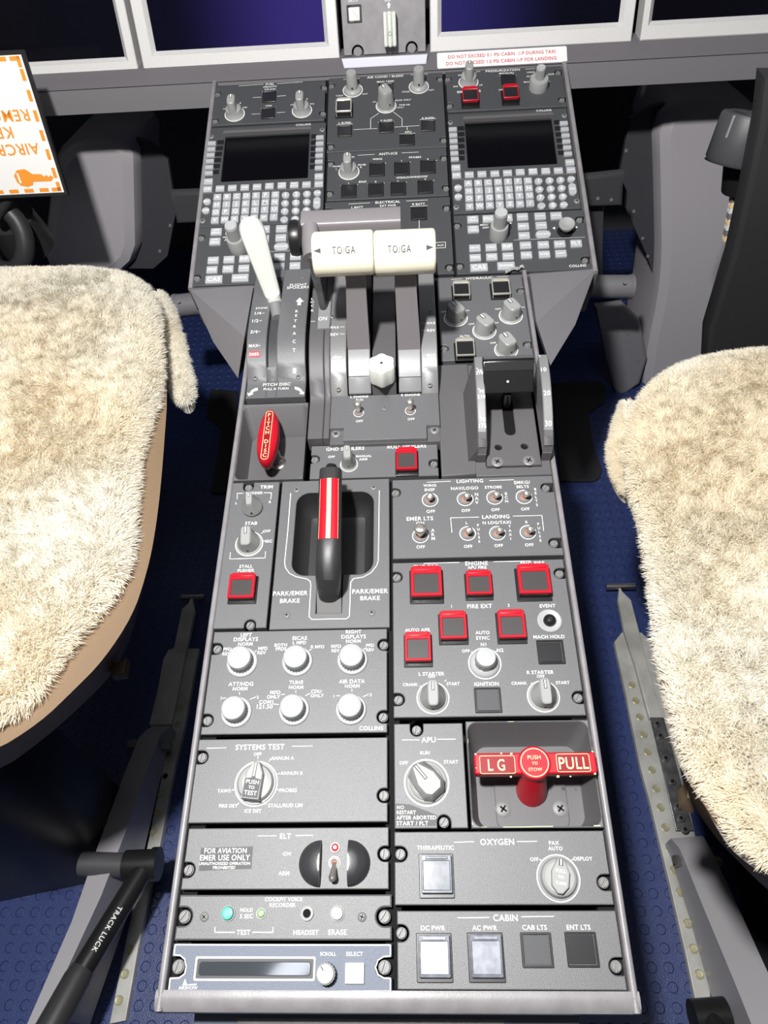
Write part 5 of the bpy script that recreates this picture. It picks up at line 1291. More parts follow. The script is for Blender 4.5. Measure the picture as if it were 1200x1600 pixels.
# ================================================================== instrument panel above
def yz_at(py, Y, px=600):
    d = ray(px, py); k = Y / d.y; return CAM.z + d.z * k
def yrow(py, z, px=600):
    d = ray(px, py); k = (z - CAM.z) / d.z; return d.y * k
dt = DECK.W(0, dv1)
YL1 = dt.y + .004; ZL1 = yz_at(115, YL1)
YL0 = YL1 + .022; ZL0 = yz_at(87, YL0)
YL2 = YL1 + .008; ZL2 = yz_at(154, YL2)
LEAN = 16
IP = Plane((0, YL0, ZL0), (1, 0, 0), (0, math.sin(R(LEAN)), math.cos(R(LEAN))))
g = G()
b1 = [(YL0 + .004, ZL0), (YL1 + .001, ZL1 + .0006)]; 
g.loft([[(x, y, z) for y, z in ((YL0 + .03, ZL0 + .001), (YL0, ZL0 + .0006), (YL1, ZL1 + .0008), (YL1 + .012, ZL1 + .0008))] for x in (-.9, .9)], 'shelf', cap0=True)
struct(g.build('trim_1', None, Matrix.Identity(4)))
g = G()
g.loft([[(x, y, z) for y, z in ((YL1 + .011, ZL1 - .0006), (YL1 + .0012, ZL1 - .0006), (YL2, ZL2), (YL2 + .03, ZL2 + .002))] for x in (-.9, .9)], 'shelfpaint', cap0=True)
struct(g.build('trim_2', None, Matrix.Identity(4)))
g = G(); g.box(-.9, .9, YL0 + .13, YL0 + .16, ZL2, ZL0 + .40, 'matte'); struct(g.build('wall_panel_back', None, Matrix.Identity(4)))
def du(name, label, px, scr, smat, ytop=.32):
    """px: bottom-left, bottom-right of the bezel and one point on each side edge higher up"""
    bl, br = IP.uv(*px[0]), IP.uv(*px[1]); y0 = (bl.y + br.y) / 2 - .0016
    x0, x1 = bl.x + .0012, br.x - .0012
    sl, sr = IP.uv(*scr[0]), IP.uv(*scr[1]); sy = (sl.y + sr.y) / 2
    root = thing(name, label, 'display', IP.M @ Matrix.Translation(((x0 + x1) / 2, y0, 0)))
    o = [(x0, y0), (x1, y0), (x1, ytop), (x0, ytop)]; i = [(sl.x, sy), (sr.x, sy), (sr.x, ytop - .02), (sl.x, ytop - .02)]
    bw = .0042
    g = G(); g.plate(o, [[(i[0][0] - bw, i[0][1] - bw), (i[1][0] + bw, i[1][1] - bw), (i[2][0] + bw, i[2][1] + bw), (i[3][0] - bw, i[3][1] + bw)]], -.03, .0, 'bezel', .0012)
    ii = [(i[0][0] - bw, i[0][1] - bw), (i[1][0] + bw, i[1][1] - bw), (i[2][0] + bw, i[2][1] + bw), (i[3][0] - bw, i[3][1] + bw)]
    g.loft([[(x, y, 0 - .0008) for x, y in ii][::-1], [(x, y, -.006) for x, y in i][::-1]], 'bezel', cap1=False); g.build('bezel', root, IP.M)
    cx_, cy_ = (i[0][0] + i[1][0]) / 2, (i[0][1] + i[2][1]) / 2
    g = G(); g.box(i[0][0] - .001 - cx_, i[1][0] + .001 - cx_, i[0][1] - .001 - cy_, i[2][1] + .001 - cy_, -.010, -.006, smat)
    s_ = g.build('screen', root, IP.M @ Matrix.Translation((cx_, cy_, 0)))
    s_.data.transform(Matrix.Identity(4))
    return root
du('flight_display', 'dark grey framed flight display at top left behind the orange key placard', [(-60, 133), (217, 108)], [(-90, 108), (192, 86)], 'scr_dark')
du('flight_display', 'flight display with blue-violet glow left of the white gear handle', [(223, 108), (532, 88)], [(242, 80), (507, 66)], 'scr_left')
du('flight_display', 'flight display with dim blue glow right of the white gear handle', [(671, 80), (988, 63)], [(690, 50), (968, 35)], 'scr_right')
du('flight_display', 'black flight display at the top right corner above the right column', [(999, 63), (1290, 44)], [(1020, 33), (1280, 18)], 'scr_dark')
n_ = fr(520, 0, 7.5)
P = Panel('gear_lever_panel', 'light grey landing gear panel with a ribbed white handle at top center', 'control panel', IP, [(72, -240), (1080, -300), (1096, 598), (130, 668)], n_, k='trim', thick=.02)
P.T('DN LCK', 240, 8, 110); P.T('DN', 640, -2, 60)
P.PL([(655, 22), (682, 62), (666, 60), (668, 95), (645, 95), (646, 62), (632, 64)])
a = P.rect([(160, 60), (330, 48), (345, 262), (170, 275)])
g = G(); o = rrect(-a[2] / 2, a[2] / 2, -a[3] / 2, a[3] / 2, .001, 3); g.plate(o, [inset(ccw(o), .002)], 0, .0012, 'black', .0003); g.prism(inset(ccw(o), .0026), 0, .0012, 'bezel', .0005); g.build('push_button', P.root, loc=(a[0], a[1], 0))
P.screw(293, 610, 'B', .0058); P.screw(925, 568, 'B', .0058)
P.finish()
p = P.L(668, 345, .02); wy = (P.L(668, 130, .02) - P.L(668, 565, .02)).length / 2; wx = (P.L(588, 345, .02) - P.L(745, 345, .02)).length / 2
H = thing('landing_gear_lever', 'white gear lever handle with three vertical ribs on the top center panel', 'lever', P.M @ Matrix.Translation((p.x, p.y - wy * .3, .0003)))
g = G()
for k in (-1, 0, 1):
    u = p.x + k * wx * .66; o = rrect(u - wx * .31, u + wx * .31, p.y - wy * (1 if k == 0 else .98), p.y + wy * (1 if k == 0 else .98), wx * .3, 5)
    g.prism(o, .006, .0215, 'whiteplastic', .0028)
g.prism(rrect(p.x - wx * .8, p.x + wx * .8, p.y - wy * .94, p.y + wy * .94, wx * .3, 5), .005, .0175, 'whiteplastic', .001)
g.ring(.0016, .0024, .0213, .0218, 'knob', 18, Matrix.Translation((p.x, p.y - wy * .22, 0))); g.build('grip', H, P.M)
g = G(); g.box(p.x - wx * .4, p.x + wx * .4, p.y - wy * .7, p.y + wy * .5, .0003, .008, 'black'); g.build('stem', H, P.M)
# bright strip below the gear panel
q = [IP.uv(*n_(100, 690), .012), IP.uv(*n_(1112, 618), .012), IP.uv(*n_(1096, 752), .012), IP.uv(*n_(132, 812), .012)]
g = G(); g.prism([(q[0].x, q[0].y), (q[1].x, q[0].y), (q[2].x, q[2].y), (q[3].x, q[2].y)], -.004, .012, 'lavender', .0012)
o = g.build('kick_strip', None, IP.M); tag(o, 'pale grey strip under the landing gear panel above the AIR COND panel', 'trim strip')
# warning sticker
BAND = Plane((0, (YL0 + YL1) / 2, (ZL0 + ZL1) / 2), (1, 0, 0), (0, YL0 - YL1, ZL0 - ZL1))
q = [BAND.uv(683, 84), BAND.uv(886, 73), BAND.uv(885, 97), BAND.uv(683, 109)]
bx0, bx1 = (q[0].x + q[3].x) / 2, (q[1].x + q[2].x) / 2; by1, by0 = (q[0].y + q[1].y) / 2, (q[2].y + q[3].y) / 2
hb2 = math.hypot(YL0 - YL1, ZL0 - ZL1) / 2
g = G(); g.prism(rrect(bx0, bx1, by0, by1, .002, 4), .0009, .0013, 'sticker')
def ST(t, x, y, wd, k='redink'):
    p = BAND.uv(x, y); wl = (BAND.uv(x + wd / 2, y) - BAND.uv(x - wd / 2, y)).length; g.text(t, p.x, p.y, wl, k, .0015, 0, None, None, 1.0)
hsp = by1 - by0
def ST2(t, x, wd, row):
    p = BAND.uv(x, 90); wl = (BAND.uv(x + wd / 2, 90) - BAND.uv(x - wd / 2, 90)).length; g.text(t, p.x, by0 + hsp * row, wl, 'redink', .0015, 0, None, None, 1.15)
for t, x, wd, row in (('DO NOT EXCEED 0.1 PSI CABIN', 752, 104, .70), ('P DURING TAXI', 842, 52, .70), ('DO NOT EXCEED 1.0 PSI CABIN', 750, 107, .28), ('P FOR LANDING', 841, 56, .28)): ST2(t, x, wd, row)
for x, row in ((812, .70), (809, .28)):
    p = BAND.uv(x, 90); yy = by0 + hsp * row
    for e in ((-.0018, -.0018, .0018, -.0018), (.0018, -.0018, 0, .002), (0, .002, -.0018, -.0018)): g.line((p.x + e[0], yy + e[1]), (p.x + e[2], yy + e[3]), .0004, 'redink', .0015)
o = g.build('warning_sticker', None, BAND.M); tag(o, 'white sticker with red DO NOT EXCEED lettering above the PRESSURIZATION panel', 'sticker')

# ================================================================== footwells
def extr(g, plane, pts, depth, k, bev=.006, h=0):
    """outline seen at the plane's face, body running back by depth"""
    q = [plane.uv(x, y, h) for x, y in pts]; g.prism([(p.x, p.y) for p in q], h - depth, h, k, bev)
def smooth(pts, it=2):
    for _ in range(it):
        o = []
        for i in range(len(pts)):
            a, b = pts[i], pts[(i + 1) % len(pts)]
            o += [(a[0] * .75 + b[0] * .25, a[1] * .75 + b[1] * .25), (a[0] * .25 + b[0] * .75, a[1] * .25 + b[1] * .75)]
        pts = o
    return pts
VF = vplane(1.13, 4)
fb = FLOOR.at(1000, 560, 0)
def fairing(name, label, face, flank, foot, Y, lean):
    Vp = vplane(Y, lean); M = Matrix.Translation((FLOOR.at(*foot[0]).x, Y, 0))
    H = thing(name, label, 'fairing', M)
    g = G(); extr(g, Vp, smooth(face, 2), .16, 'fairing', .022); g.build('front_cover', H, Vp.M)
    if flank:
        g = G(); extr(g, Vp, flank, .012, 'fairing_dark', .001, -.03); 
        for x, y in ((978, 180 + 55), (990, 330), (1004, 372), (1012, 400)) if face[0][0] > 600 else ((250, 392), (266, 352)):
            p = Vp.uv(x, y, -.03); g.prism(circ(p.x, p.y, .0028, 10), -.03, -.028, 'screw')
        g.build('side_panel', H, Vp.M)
    return H
fairing('rudder_pedal_fairing', 'tall smooth grey moulded cover in the right footwell behind the black column',
        [(1024, 158), (1185, 150), (1205, 220), (1205, 560), (1120, 640), (1000, 640), (1004, 560), (1030, 440), (1028, 300)],
        [(1050, 160), (1020, 166), (985, 186), (968, 272), (980, 300), (978, 326), (1010, 398), (1024, 440), (1060, 440)], [(1010, 600)], 1.12, 6)
fairing('rudder_pedal_fairing', 'shadowed grey moulded cover in the left footwell behind the sheepskin seat',
        [(85, 215), (212, 208), (214, 300), (216, 440), (60, 440), (70, 330)],
        [(200, 212), (235, 225), (262, 250), (275, 330), (262, 400), (240, 420), (200, 420)], [(150, 470)], 1.12, 6)
# lower kick plate on the right, running down to the floor
KP = vplane(1.10, 10)
g = G(); extr(g, KP, [(931, 481), (974, 476), (1000, 502), (1012, 560), (1000, 600), (968, 622), (958, 606), (945, 552)], .02, 'duct', .006)
for x, y in ((966, 483), (981, 521), (996, 563)):
    p = KP.uv(x, y); g.prism(circ(p.x, p.y, .003, 10), 0, .0015, 'screw')
o = g.build('kick_plate', None, KP.M); tag(o, 'grey kick plate with three rivets on the floor left of the right sheepskin', 'kick plate')
for sgn, (tx0, ty0, tx1, ty1), lab in ((1, (905, 448, 984, 448), 'right'), (-1, (330, 472, 277, 478), 'left')):
    Vp = vplane(1.0, 0); a = Vp.at(tx0, ty0); b = Vp.at(tx1, ty1)
    g = G(); g.tube([tuple(a), tuple(b)], [.0185, .0185], 'duct', 24); g.tube([tuple(b - (b - a).normalized() * .002), tuple(b + (b - a).normalized() * .004)], [.0195, .0195], 'duct', 24)
    tb = g.build('tube_stub', ped, Matrix.Identity(4))
    g = G(); d = b - (b - a) * .18; g.tube([tuple(d + Vector((0, -.012, .013))), tuple(d + Vector((0, -.016, .018)))], [.0024, .0024], 'screw', 10); g.build('bolt', tb, Matrix.Identity(4))
SB = vplane(1.02, 0)
g = G(); extr(g, SB, [(902, 278), (977, 270), (974, 290), (972, 322), (900, 324)], .012, 'gunmetal', .004)
for x, y in ((934, 310), (955, 312)): p = SB.uv(x, y); g.prism(circ(p.x, p.y, .0025, 10), 0, .0015, 'screw')
g.build('bracket', ped, SB.M)
g = G(); extr(g, SB, [(266, 302), (320, 300), (318, 348), (276, 350)], .012, 'gunmetal', .004); g.build('bracket', ped, SB.M)
g = G(); extr(g, vplane(1.04, 0), [(902, 326), (944, 324), (942, 432), (918, 440)], .03, 'gunmetal', .004); g.build('support_plate', ped, vplane(1.04, 0).M)
# black plates on the floor either side of the pedestal
FP = Plane((0, 0, .004), (1, 0, 0), (0, 1, 0))
for pts, lab in (([(862, 600), (934, 596), (946, 604), (945, 628), (920, 644), (926, 690), (941, 735), (936, 748), (926, 752), (876, 752)], 'black floor plate right of the pedestal on the blue studded floor'),
                 ([(372, 612), (330, 608), (322, 650), (345, 668), (342, 700), (330, 770), (372, 770)], 'black floor plate left of the pedestal in the dark gap')):
    g = G(); q = [FP.uv(x, y) for x, y in pts]; g.prism([(p.x, p.y) for p in q], -.003, .002, 'mat_rubber', .0015); o = g.build('floor_plate', None, FP.M); tag(o, lab, 'floor plate')

# ================================================================== placard on the left yoke
PP = vplane(.80, 12)
q = [PP.uv(33, 78), PP.uv(110, 305)]
pr, pt_, pb_ = (q[0].x + q[1].x) / 2, q[0].y, q[1].y; pw_ = .20
H = thing('key_placard', 'white placard with orange dashed border and key, upside down at the left edge', 'placard', PP.M @ Matrix.Translation((pr - pw_ / 2, pb_, 0)))
fwid = .0042
o = [(pr - pw_, pb_), (pr, pb_), (pr, pt_), (pr - pw_, pt_)]
g = G(); g.plate(o, [inset(ccw(o), fwid)], -.004, .0012, 'frame_black', .0005); g.build('frame', H, PP.M)
g = G(); g.prism(inset(ccw(o), fwid - .0005), -.003, .0, 'board')
ox0, ox1, oy0, oy1 = pr - pw_ + fwid, pr - fwid, pb_ + fwid, pt_ - fwid
Hh = oy1 - oy0
zi = .0003
dl, dw, inw = .0125, .0046, .003
def dash(x0, y0, x1, y1): g.poly([(x0, y0), (x1, y0), (x1, y1), (x0, y1)], 'orangeink', zi)
n = 6
for k in range(n):
    yy = oy0 + Hh * (.155 + .142 * k); dash(ox1 - inw - dw, yy - Hh * .04, ox1 - inw, yy + Hh * .04)
for k in range(7):
    xx = ox1 - .026 - .0205 * k; dash(xx - .0062, oy0 + inw * .5, xx + .0062, oy0 + inw * .5 + dw); dash(xx - .0062, oy1 - inw * .5 - dw, xx + .0062, oy1 - inw * .5)
for yy, sg in ((oy0 + inw * .5, 1), (oy1 - inw * .5, -1)):
    a_y, b_y = sorted((yy, yy + sg * dw)); dash(ox1 - inw - .0125, a_y, ox1 - inw, b_y)
    a_y, b_y = sorted((yy, yy + sg * .0115)); dash(ox1 - inw - dw, a_y, ox1 - inw, b_y)
def PT(t, xr, yc, hgt):
    V, F, w_ = text_geo(t, 1.08); k = hgt / .70
    # rotated half a turn: the line starts at the right and runs to the left
    g.add([(xr - (x + w_ / 2) * k, yc - y * k, zi) for x, y in V], F, 'orangeink')
def py2(px, py): return PP.uv(px, py)
PT('AIRCRAFT', py2(62, 234).x, py2(30, 234).y, .0128); PT('KEYS', py2(20, 208).x, py2(10, 208).y, .0128); PT('REMOVED', py2(46, 181).x, py2(25, 181).y, .0128)
K = [(22, 275), (26, 266), (38, 264), (45, 268), (51, 272), (64, 272), (69, 276), (73, 273), (76, 277), (79, 273), (84, 278), (80, 283), (52, 284), (52, 289), (44, 292), (33, 290), (27, 285)]
g.poly([tuple(py2(x, y))[:2] for x, y in K], 'orangeink', zi)
kh = [py2(x, y) for x, y in ((25.5, 271), (28, 270), (34.5, 286), (31.5, 286.5))]; g.poly([tuple(p)[:2] for p in kh], 'board', zi + .0002)
g.build('board', H, PP.M)
# left yoke below the placard
YP = vplane(.93, 0)
H = thing('control_yoke', 'dark control yoke with rounded rim at the left edge below the placard', 'yoke', Matrix.Translation(YP.at(-40, 470)))
c = YP.at(-22, 372)
g = G(); g.tube([tuple(c + Vector((.055 * math.cos(t), .012 * math.sin(t * 2), .05 * math.sin(t)))) for t in np.linspace(-2.2, 2.2, 26)], [.013] * 26, 'grip', 16); g.build('rim', H, Matrix.Identity(4))
g = G(); g.tube([tuple(c + Vector((-.03, 0, .02))), tuple(c + Vector((-.035, .03, -.2)))], [.028, .03], 'grip', 20); g.build('hub', H, Matrix.Identity(4))
g = G(); g.tube([tuple(YP.at(-4, 366) + Vector((0, .05, 0))), tuple(YP.at(20, 420) + Vector((0, .07, 0)))], [.034, .04], 'grip', 24); g.build('column', H, Matrix.Identity(4))
g = G(); g.tube([tuple(c + Vector((.03, .0, .03))), tuple(PP.at(20, 302, -.012))], [.007, .006], 'grip', 12); g.build('clip_arm', H, Matrix.Identity(4))
# right control column
CP = vplane(.74, 0)
H = thing('control_column', 'tall black tapering control column at the right edge in front of the grey fairing', 'control column', Matrix.Translation(CP.at(1180, 560)))
g = G(); extr(g, CP, [(1194, 120), (1186, 190), (1165, 295), (1142, 400), (1105, 520), (1098, 640), (1330, 640), (1330, 120)], .022, 'grip', .008); g.build('column', H, CP.M)
CQ = vplane(.80, 0)
cc = CQ.at(1163, 216, 0)
g = G(); MR = Matrix.Translation(cc) @ Matrix.Rotation(R(-14), 4, 'X') @ Matrix.Rotation(R(10), 4, 'Y')
g.lathe([(.030, -.026), (.0325, -.022), (.0325, .019), (.0305, .0225), (.024, .0235)], 'gunmetal', 36, MR); g.lathe([(.0325, -.026), (.001, -.026)], 'black', 30, MR)
g.lathe([(.024, .0232), (.0235, .0242), (.001, .0243)], 'black', 30, MR)
for k in range(5): g.box(-.012 + .005 * k, -.0095 + .005 * k, -.006, .006 - .002 * (k % 2), .0243, .0246, 'lens_grey', 0, MR)
g.prism(circ(-.026, -.0165, .0022, 12), .0, .021, 'screw', 0, MR)
g.build('trim_drum', H, Matrix.Identity(4))
g = G(); e0, e1 = CQ.at(1160, 246), CQ.at(1152, 296); g.tube([tuple(e0), tuple(e1)], [(.019, .019), (.017, .017)], 'black', 18); g.build('drum_stem', H, Matrix.Identity(4))
g = G()
for k in range(9):
    t = k / 8; p = CQ.at(1152 - 13 * t, 300 + 70 * t, .004)
    g.box(p.x - .006, p.x + .005, p.y - .004, p.y + .004, p.z - .004, p.z + .004, ('blue' if k == 0 else ('whiteplastic', 'screw', 'ivory')[k % 3]), .001)
g.build('wire_bundle', H, Matrix.Identity(4))

# ================================================================== seat tracks
RP = Plane((0, 0, .010), (1, 0, 0), (0, 1, 0))
def rail(label, flange, chan, tbar, rivets, slot, bolts):
    q = [RP.uv(*p) for p in flange]; c = sum(q, Vector((0, 0, 0))) / len(q)
    H = thing('seat_track', label, 'seat track', Matrix.Translation((c.x, c.y, .0002)))
    g = G(); g.prism([(p.x, p.y) for p in q], -.0098, 0, 'railmetal', .001); g.build('flange', H, RP.M)
    q = [RP.uv(*p, .008) for p in chan]; g = G(); g.prism([(p.x, p.y) for p in q], -.0005, .008, 'railmetal', .0012); g.build('channel', H, RP.M)
    if slot:
        q = [RP.uv(*p, .0085) for p in slot]; g = G(); g.prism([(p.x, p.y) for p in q], .007, .0092, 'rolled', .0006)
        g.build('roller_slot', H, RP.M)
        for x, y in bolts:
            p = RP.uv(x, y, .0095)
            link_mesh('bolt', cached(('rb',), lambda g: (g.lathe([(.0052, 0), (.0052, .002), (.004, .003)], 'rolled', 16), g.lathe([(.0026, .003), (.0024, .0036)], 'matte', 12)), 'bolt'), H, MW[H.name].inverted() @ RP.M @ Vector((p.x, p.y, .0092)))
    a, b = RP.at(*tbar[0], .006), RP.at(*tbar[1], .006)
    g = G(); g.tube([tuple(a), tuple(b)], [.0052, .0052], 'metal', 16); g.build('stop_pin', H, Matrix.Identity(4))
    for x, y in rivets:
        p = RP.uv(x, y, .0)
        link_mesh('rivet', cached(('rv',), lambda g: g.lathe([(.0052, 0), (.0052, .0006), (.0044, .0010), (.0036, .0008), (.002, .0008)], 'rivet', 18), 'rivet'), H, MW[H.name].inverted() @ RP.M @ Vector((p.x, p.y, .0)))
z9 = fr(900, 900, 4); z2 = fr(900, 1250, 4); z8 = fr(0, 860, 3.5294); z1 = fr(0, 1200, 3.75)
def mp(F, L_): return [F(*p) for p in L_]
rail('grey riveted seat track on the blue floor along the right seat', mp(z9, [(285, 352), (410, 352), (470, 410), (560, 740), (640, 1150), (720, 1500)]) + mp(z2, [(790, 420), (845, 1270), (755, 1290), (690, 980), (585, 520), (470, 40)]) + mp(z9, [(400, 1180), (310, 730), (240, 410)]),
     mp(z9, [(272, 60), (290, 95), (345, 150), (400, 360), (450, 560), (545, 890), (460, 890), (370, 560), (300, 340), (262, 150)]), mp(z9, [(188, 66), (368, 64)]),
     mp(z9, [(350, 682), (373, 780), (398, 882), (423, 992), (447, 1100), (474, 1212), (500, 1330), (528, 1448), (558, 1572)]) + mp(z2, [(585, 305), (612, 437), (650, 577), (697, 773), (733, 930), (770, 1090)]),
     mp(z9, [(462, 884), (548, 884), (610, 1110), (690, 1420), (735, 1590), (625, 1590), (540, 1210)]), mp(z9, [(506, 925), (525, 1000), (560, 1140), (600, 1285), (635, 1440), (655, 1515), (680, 1585)]))
rail('pale riveted seat track in the dark gap left of the pedestal', mp(z8, [(1098, 540), (1085, 600), (1020, 960)]) + mp(z1, [(1022, 0), (935, 470), (810, 1050), (735, 1480), (640, 1500), (760, 900), (870, 420), (945, 60)]) + mp(z8, [(830, 980), (900, 600), (930, 545), (960, 540)]),
     mp(z8, [(1058, 240), (1068, 300), (1075, 330), (1010, 640), (945, 960), (822, 960), (870, 760), (905, 600), (960, 530), (1003, 320), (1040, 290)]), mp(z8, [(1002, 258), (1130, 256)]),
     mp(z8, [(992, 868), (980, 960), (940, 1150), (912, 1245)]) + mp(z1, [(968, 48), (947, 155), (925, 265), (900, 378), (760, 1065), (733, 1207), (698, 1362)]), None, [])

# ================================================================== seat legs and the track lever
def zpt(x, y, z): 
    d = ray(x, y); return CAM + d * ((z - CAM.z) / d.z)
def beam(label, top, side, name='seat_leg_beam', bolts=()):
    """top: quads rail of (px,py,z) left/right edges; side hangs below the inner edge"""
    A = [zpt(*p) for p in top[0]]; B = [zpt(*p) for p in top[1]]
    H = thing(name, label, 'seat leg', Matrix.Translation((A[0].x, A[0].y, .0185)))
    g = G(); rings = []
    for a, b, dz in zip(A, B, side):
        lo = Vector((0, 0, -dz)); rings.append([tuple(a), tuple(b), tuple(b + lo), tuple(a + lo)])
    g.loft(rings, 'seatleg', cap0=True)
    g.build('beam', H, Matrix.Identity(4))
    for k, (x, y, z, rx) in enumerate(bolts):
        p = zpt(x, y, z); gg = G(); gg.lathe([(.0065, -.008), (.0065, .003), (.004, .006)], rx, 6, Matrix.Translation(p) @ Matrix.Rotation(R(90), 4, 'Y')); gg.build('bolt', H, Matrix.Identity(4))
    return H
beam('grey sloping seat leg beam above the left track behind the black lever', [[(232, 1138, .04), (217, 1152, .055), (192, 1215, .075), (150, 1330, .10), (112, 1440, .12), (38, 1610, .15)], [(268, 1134, .04), (250, 1148, .055), (229, 1205, .075), (196, 1300, .10), (158, 1400, .12), (70, 1590, .15)]], [.025, .04, .055, .075, .095, .12],
     bolts=((210, 1163, .045, 'screw'), (262, 1165, .045, 'screw')))
beam('grey sloping seat leg beam over the right track below the right sheepskin', [[(1048, 1310, .04), (1062, 1326, .055), (1100, 1420, .075), (1150, 1540, .10), (1190, 1640, .12)], [(1098, 1306, .04), (1110, 1325, .055), (1150, 1410, .075), (1200, 1520, .10), (1240, 1610, .12)]], [.028, .042, .058, .085, .105],
     bolts=((1063, 1345, .045, 'metal'), (1120, 1347, .045, 'rivet')))
# track lock lever
H = thing('track_lock_lever', 'black tubular lever lettered TRACK LUCK at the lower left by the floor track', 'lever', Matrix.Translation(zpt(225, 1400, .01)))
zt = .105
a, b = zpt(196, 1352, zt), zpt(246, 1350, zt)
g = G(); d = (b - a).normalized(); g.tube([tuple(a), tuple(b - d * .003)], [.0165, .0165], 'black', 28); g.tube([tuple(b - d * .006), tuple(b + d * .002)], [.0185, .0185], 'black', 28); g.build('hub', H, Matrix.Identity(4))
g = G(); a2 = zpt(128, 1350, zt); g.tube([tuple(a2), tuple(a)], [.0135, .0135], 'seatleg_dark', 22); g.build('cross_tube', H, Matrix.Identity(4))
t0, t1, t2 = zpt(222, 1362, zt + .004), zpt(120, 1530, zt + .03), zpt(60, 1640, zt + .045)
g = G(); g.tube([tuple(t0), tuple(t1)], [.0122, .0122], 'black', 24)
# lettering along the tube, on the side that faces up to the viewer
ax = (t0 - t1).normalized(); mid = t1 + (t0 - t1) * .42
vw = (CAM - mid).normalized(); vw = (vw - ax * vw.dot(ax)).normalized(); cr = ax.cross(vw)
V, F, w_ = text_geo('TRACK LUCK', 1.12); ln_ = (zpt(153, 1465, zt + .02) - zpt(110, 1540, zt + .03)).length; k = ln_ / w_
o = []
for x, y in V:
    th = (y * k) / .0122
    o.append(tuple(mid - ax * (x * k) + (vw * math.cos(th) + cr * math.sin(th)) * .0125))
g.add(o, F, 'white'); g.build('tube', H, Matrix.Identity(4))
g = G(); g.tube([tuple(t1 + ax * .01), tuple(t1), tuple(t2)], [.013, .0145, .0150], 'grip', 20); g.build('hand_grip', H, Matrix.Identity(4))
H = thing('track_lock_lever', 'end of a black tubular lever at the bottom edge below the right track', 'lever', Matrix.Translation(zpt(1115, 1640, .01)))
g = G(); g.tube([tuple(zpt(1082, 1590, .08)), tuple(zpt(1136, 1586, .08))], [.0165, .0165], 'black', 28); g.build('hub', H, Matrix.Identity(4))
g = G(); g.tube([tuple(zpt(1110, 1592, .085)), tuple(zpt(1150, 1700, .12))], [.012, .012], 'black', 20); g.build('tube', H, Matrix.Identity(4))

# ================================================================== seats with sheepskin covers
rng = np.random.default_rng(3)
def poly_samples(P_, n):
    tri = tessellate_polygon([[Vector((x, y, 0)) for x, y in P_]]); P_ = np.array(P_)
    T = np.array(tri); A, B, C_ = P_[T[:, 0]], P_[T[:, 1]], P_[T[:, 2]]
    ar = np.abs((B[:, 0] - A[:, 0]) * (C_[:, 1] - A[:, 1]) - (B[:, 1] - A[:, 1]) * (C_[:, 0] - A[:, 0]))
    idx = rng.choice(len(T), n, p=ar / ar.sum()); r1, r2 = rng.random(n), rng.random(n); s_ = np.sqrt(r1)
    return A[idx] * (1 - s_)[:, None] + B[idx] * (s_ * (1 - r2))[:, None] + C_[idx] * (s_ * r2)[:, None]
def edge_dist(pts, P_):
    P_ = np.array(P_); d = np.full(len(pts), 9.); nx = np.zeros((len(pts), 2))
    for i in range(len(P_)):
        a, b = P_[i], P_[(i + 1) % len(P_)]; e = b - a; t = np.clip(((pts - a) @ e) / (e @ e + 1e-12), 0, 1); q = a + t[:, None] * e - pts
        l = np.linalg.norm(q, axis=1); m_ = l < d; d = np.where(m_, l, d); nx[m_] = q[m_] / np.maximum(l[m_], 1e-6)[:, None]
    return d, nx
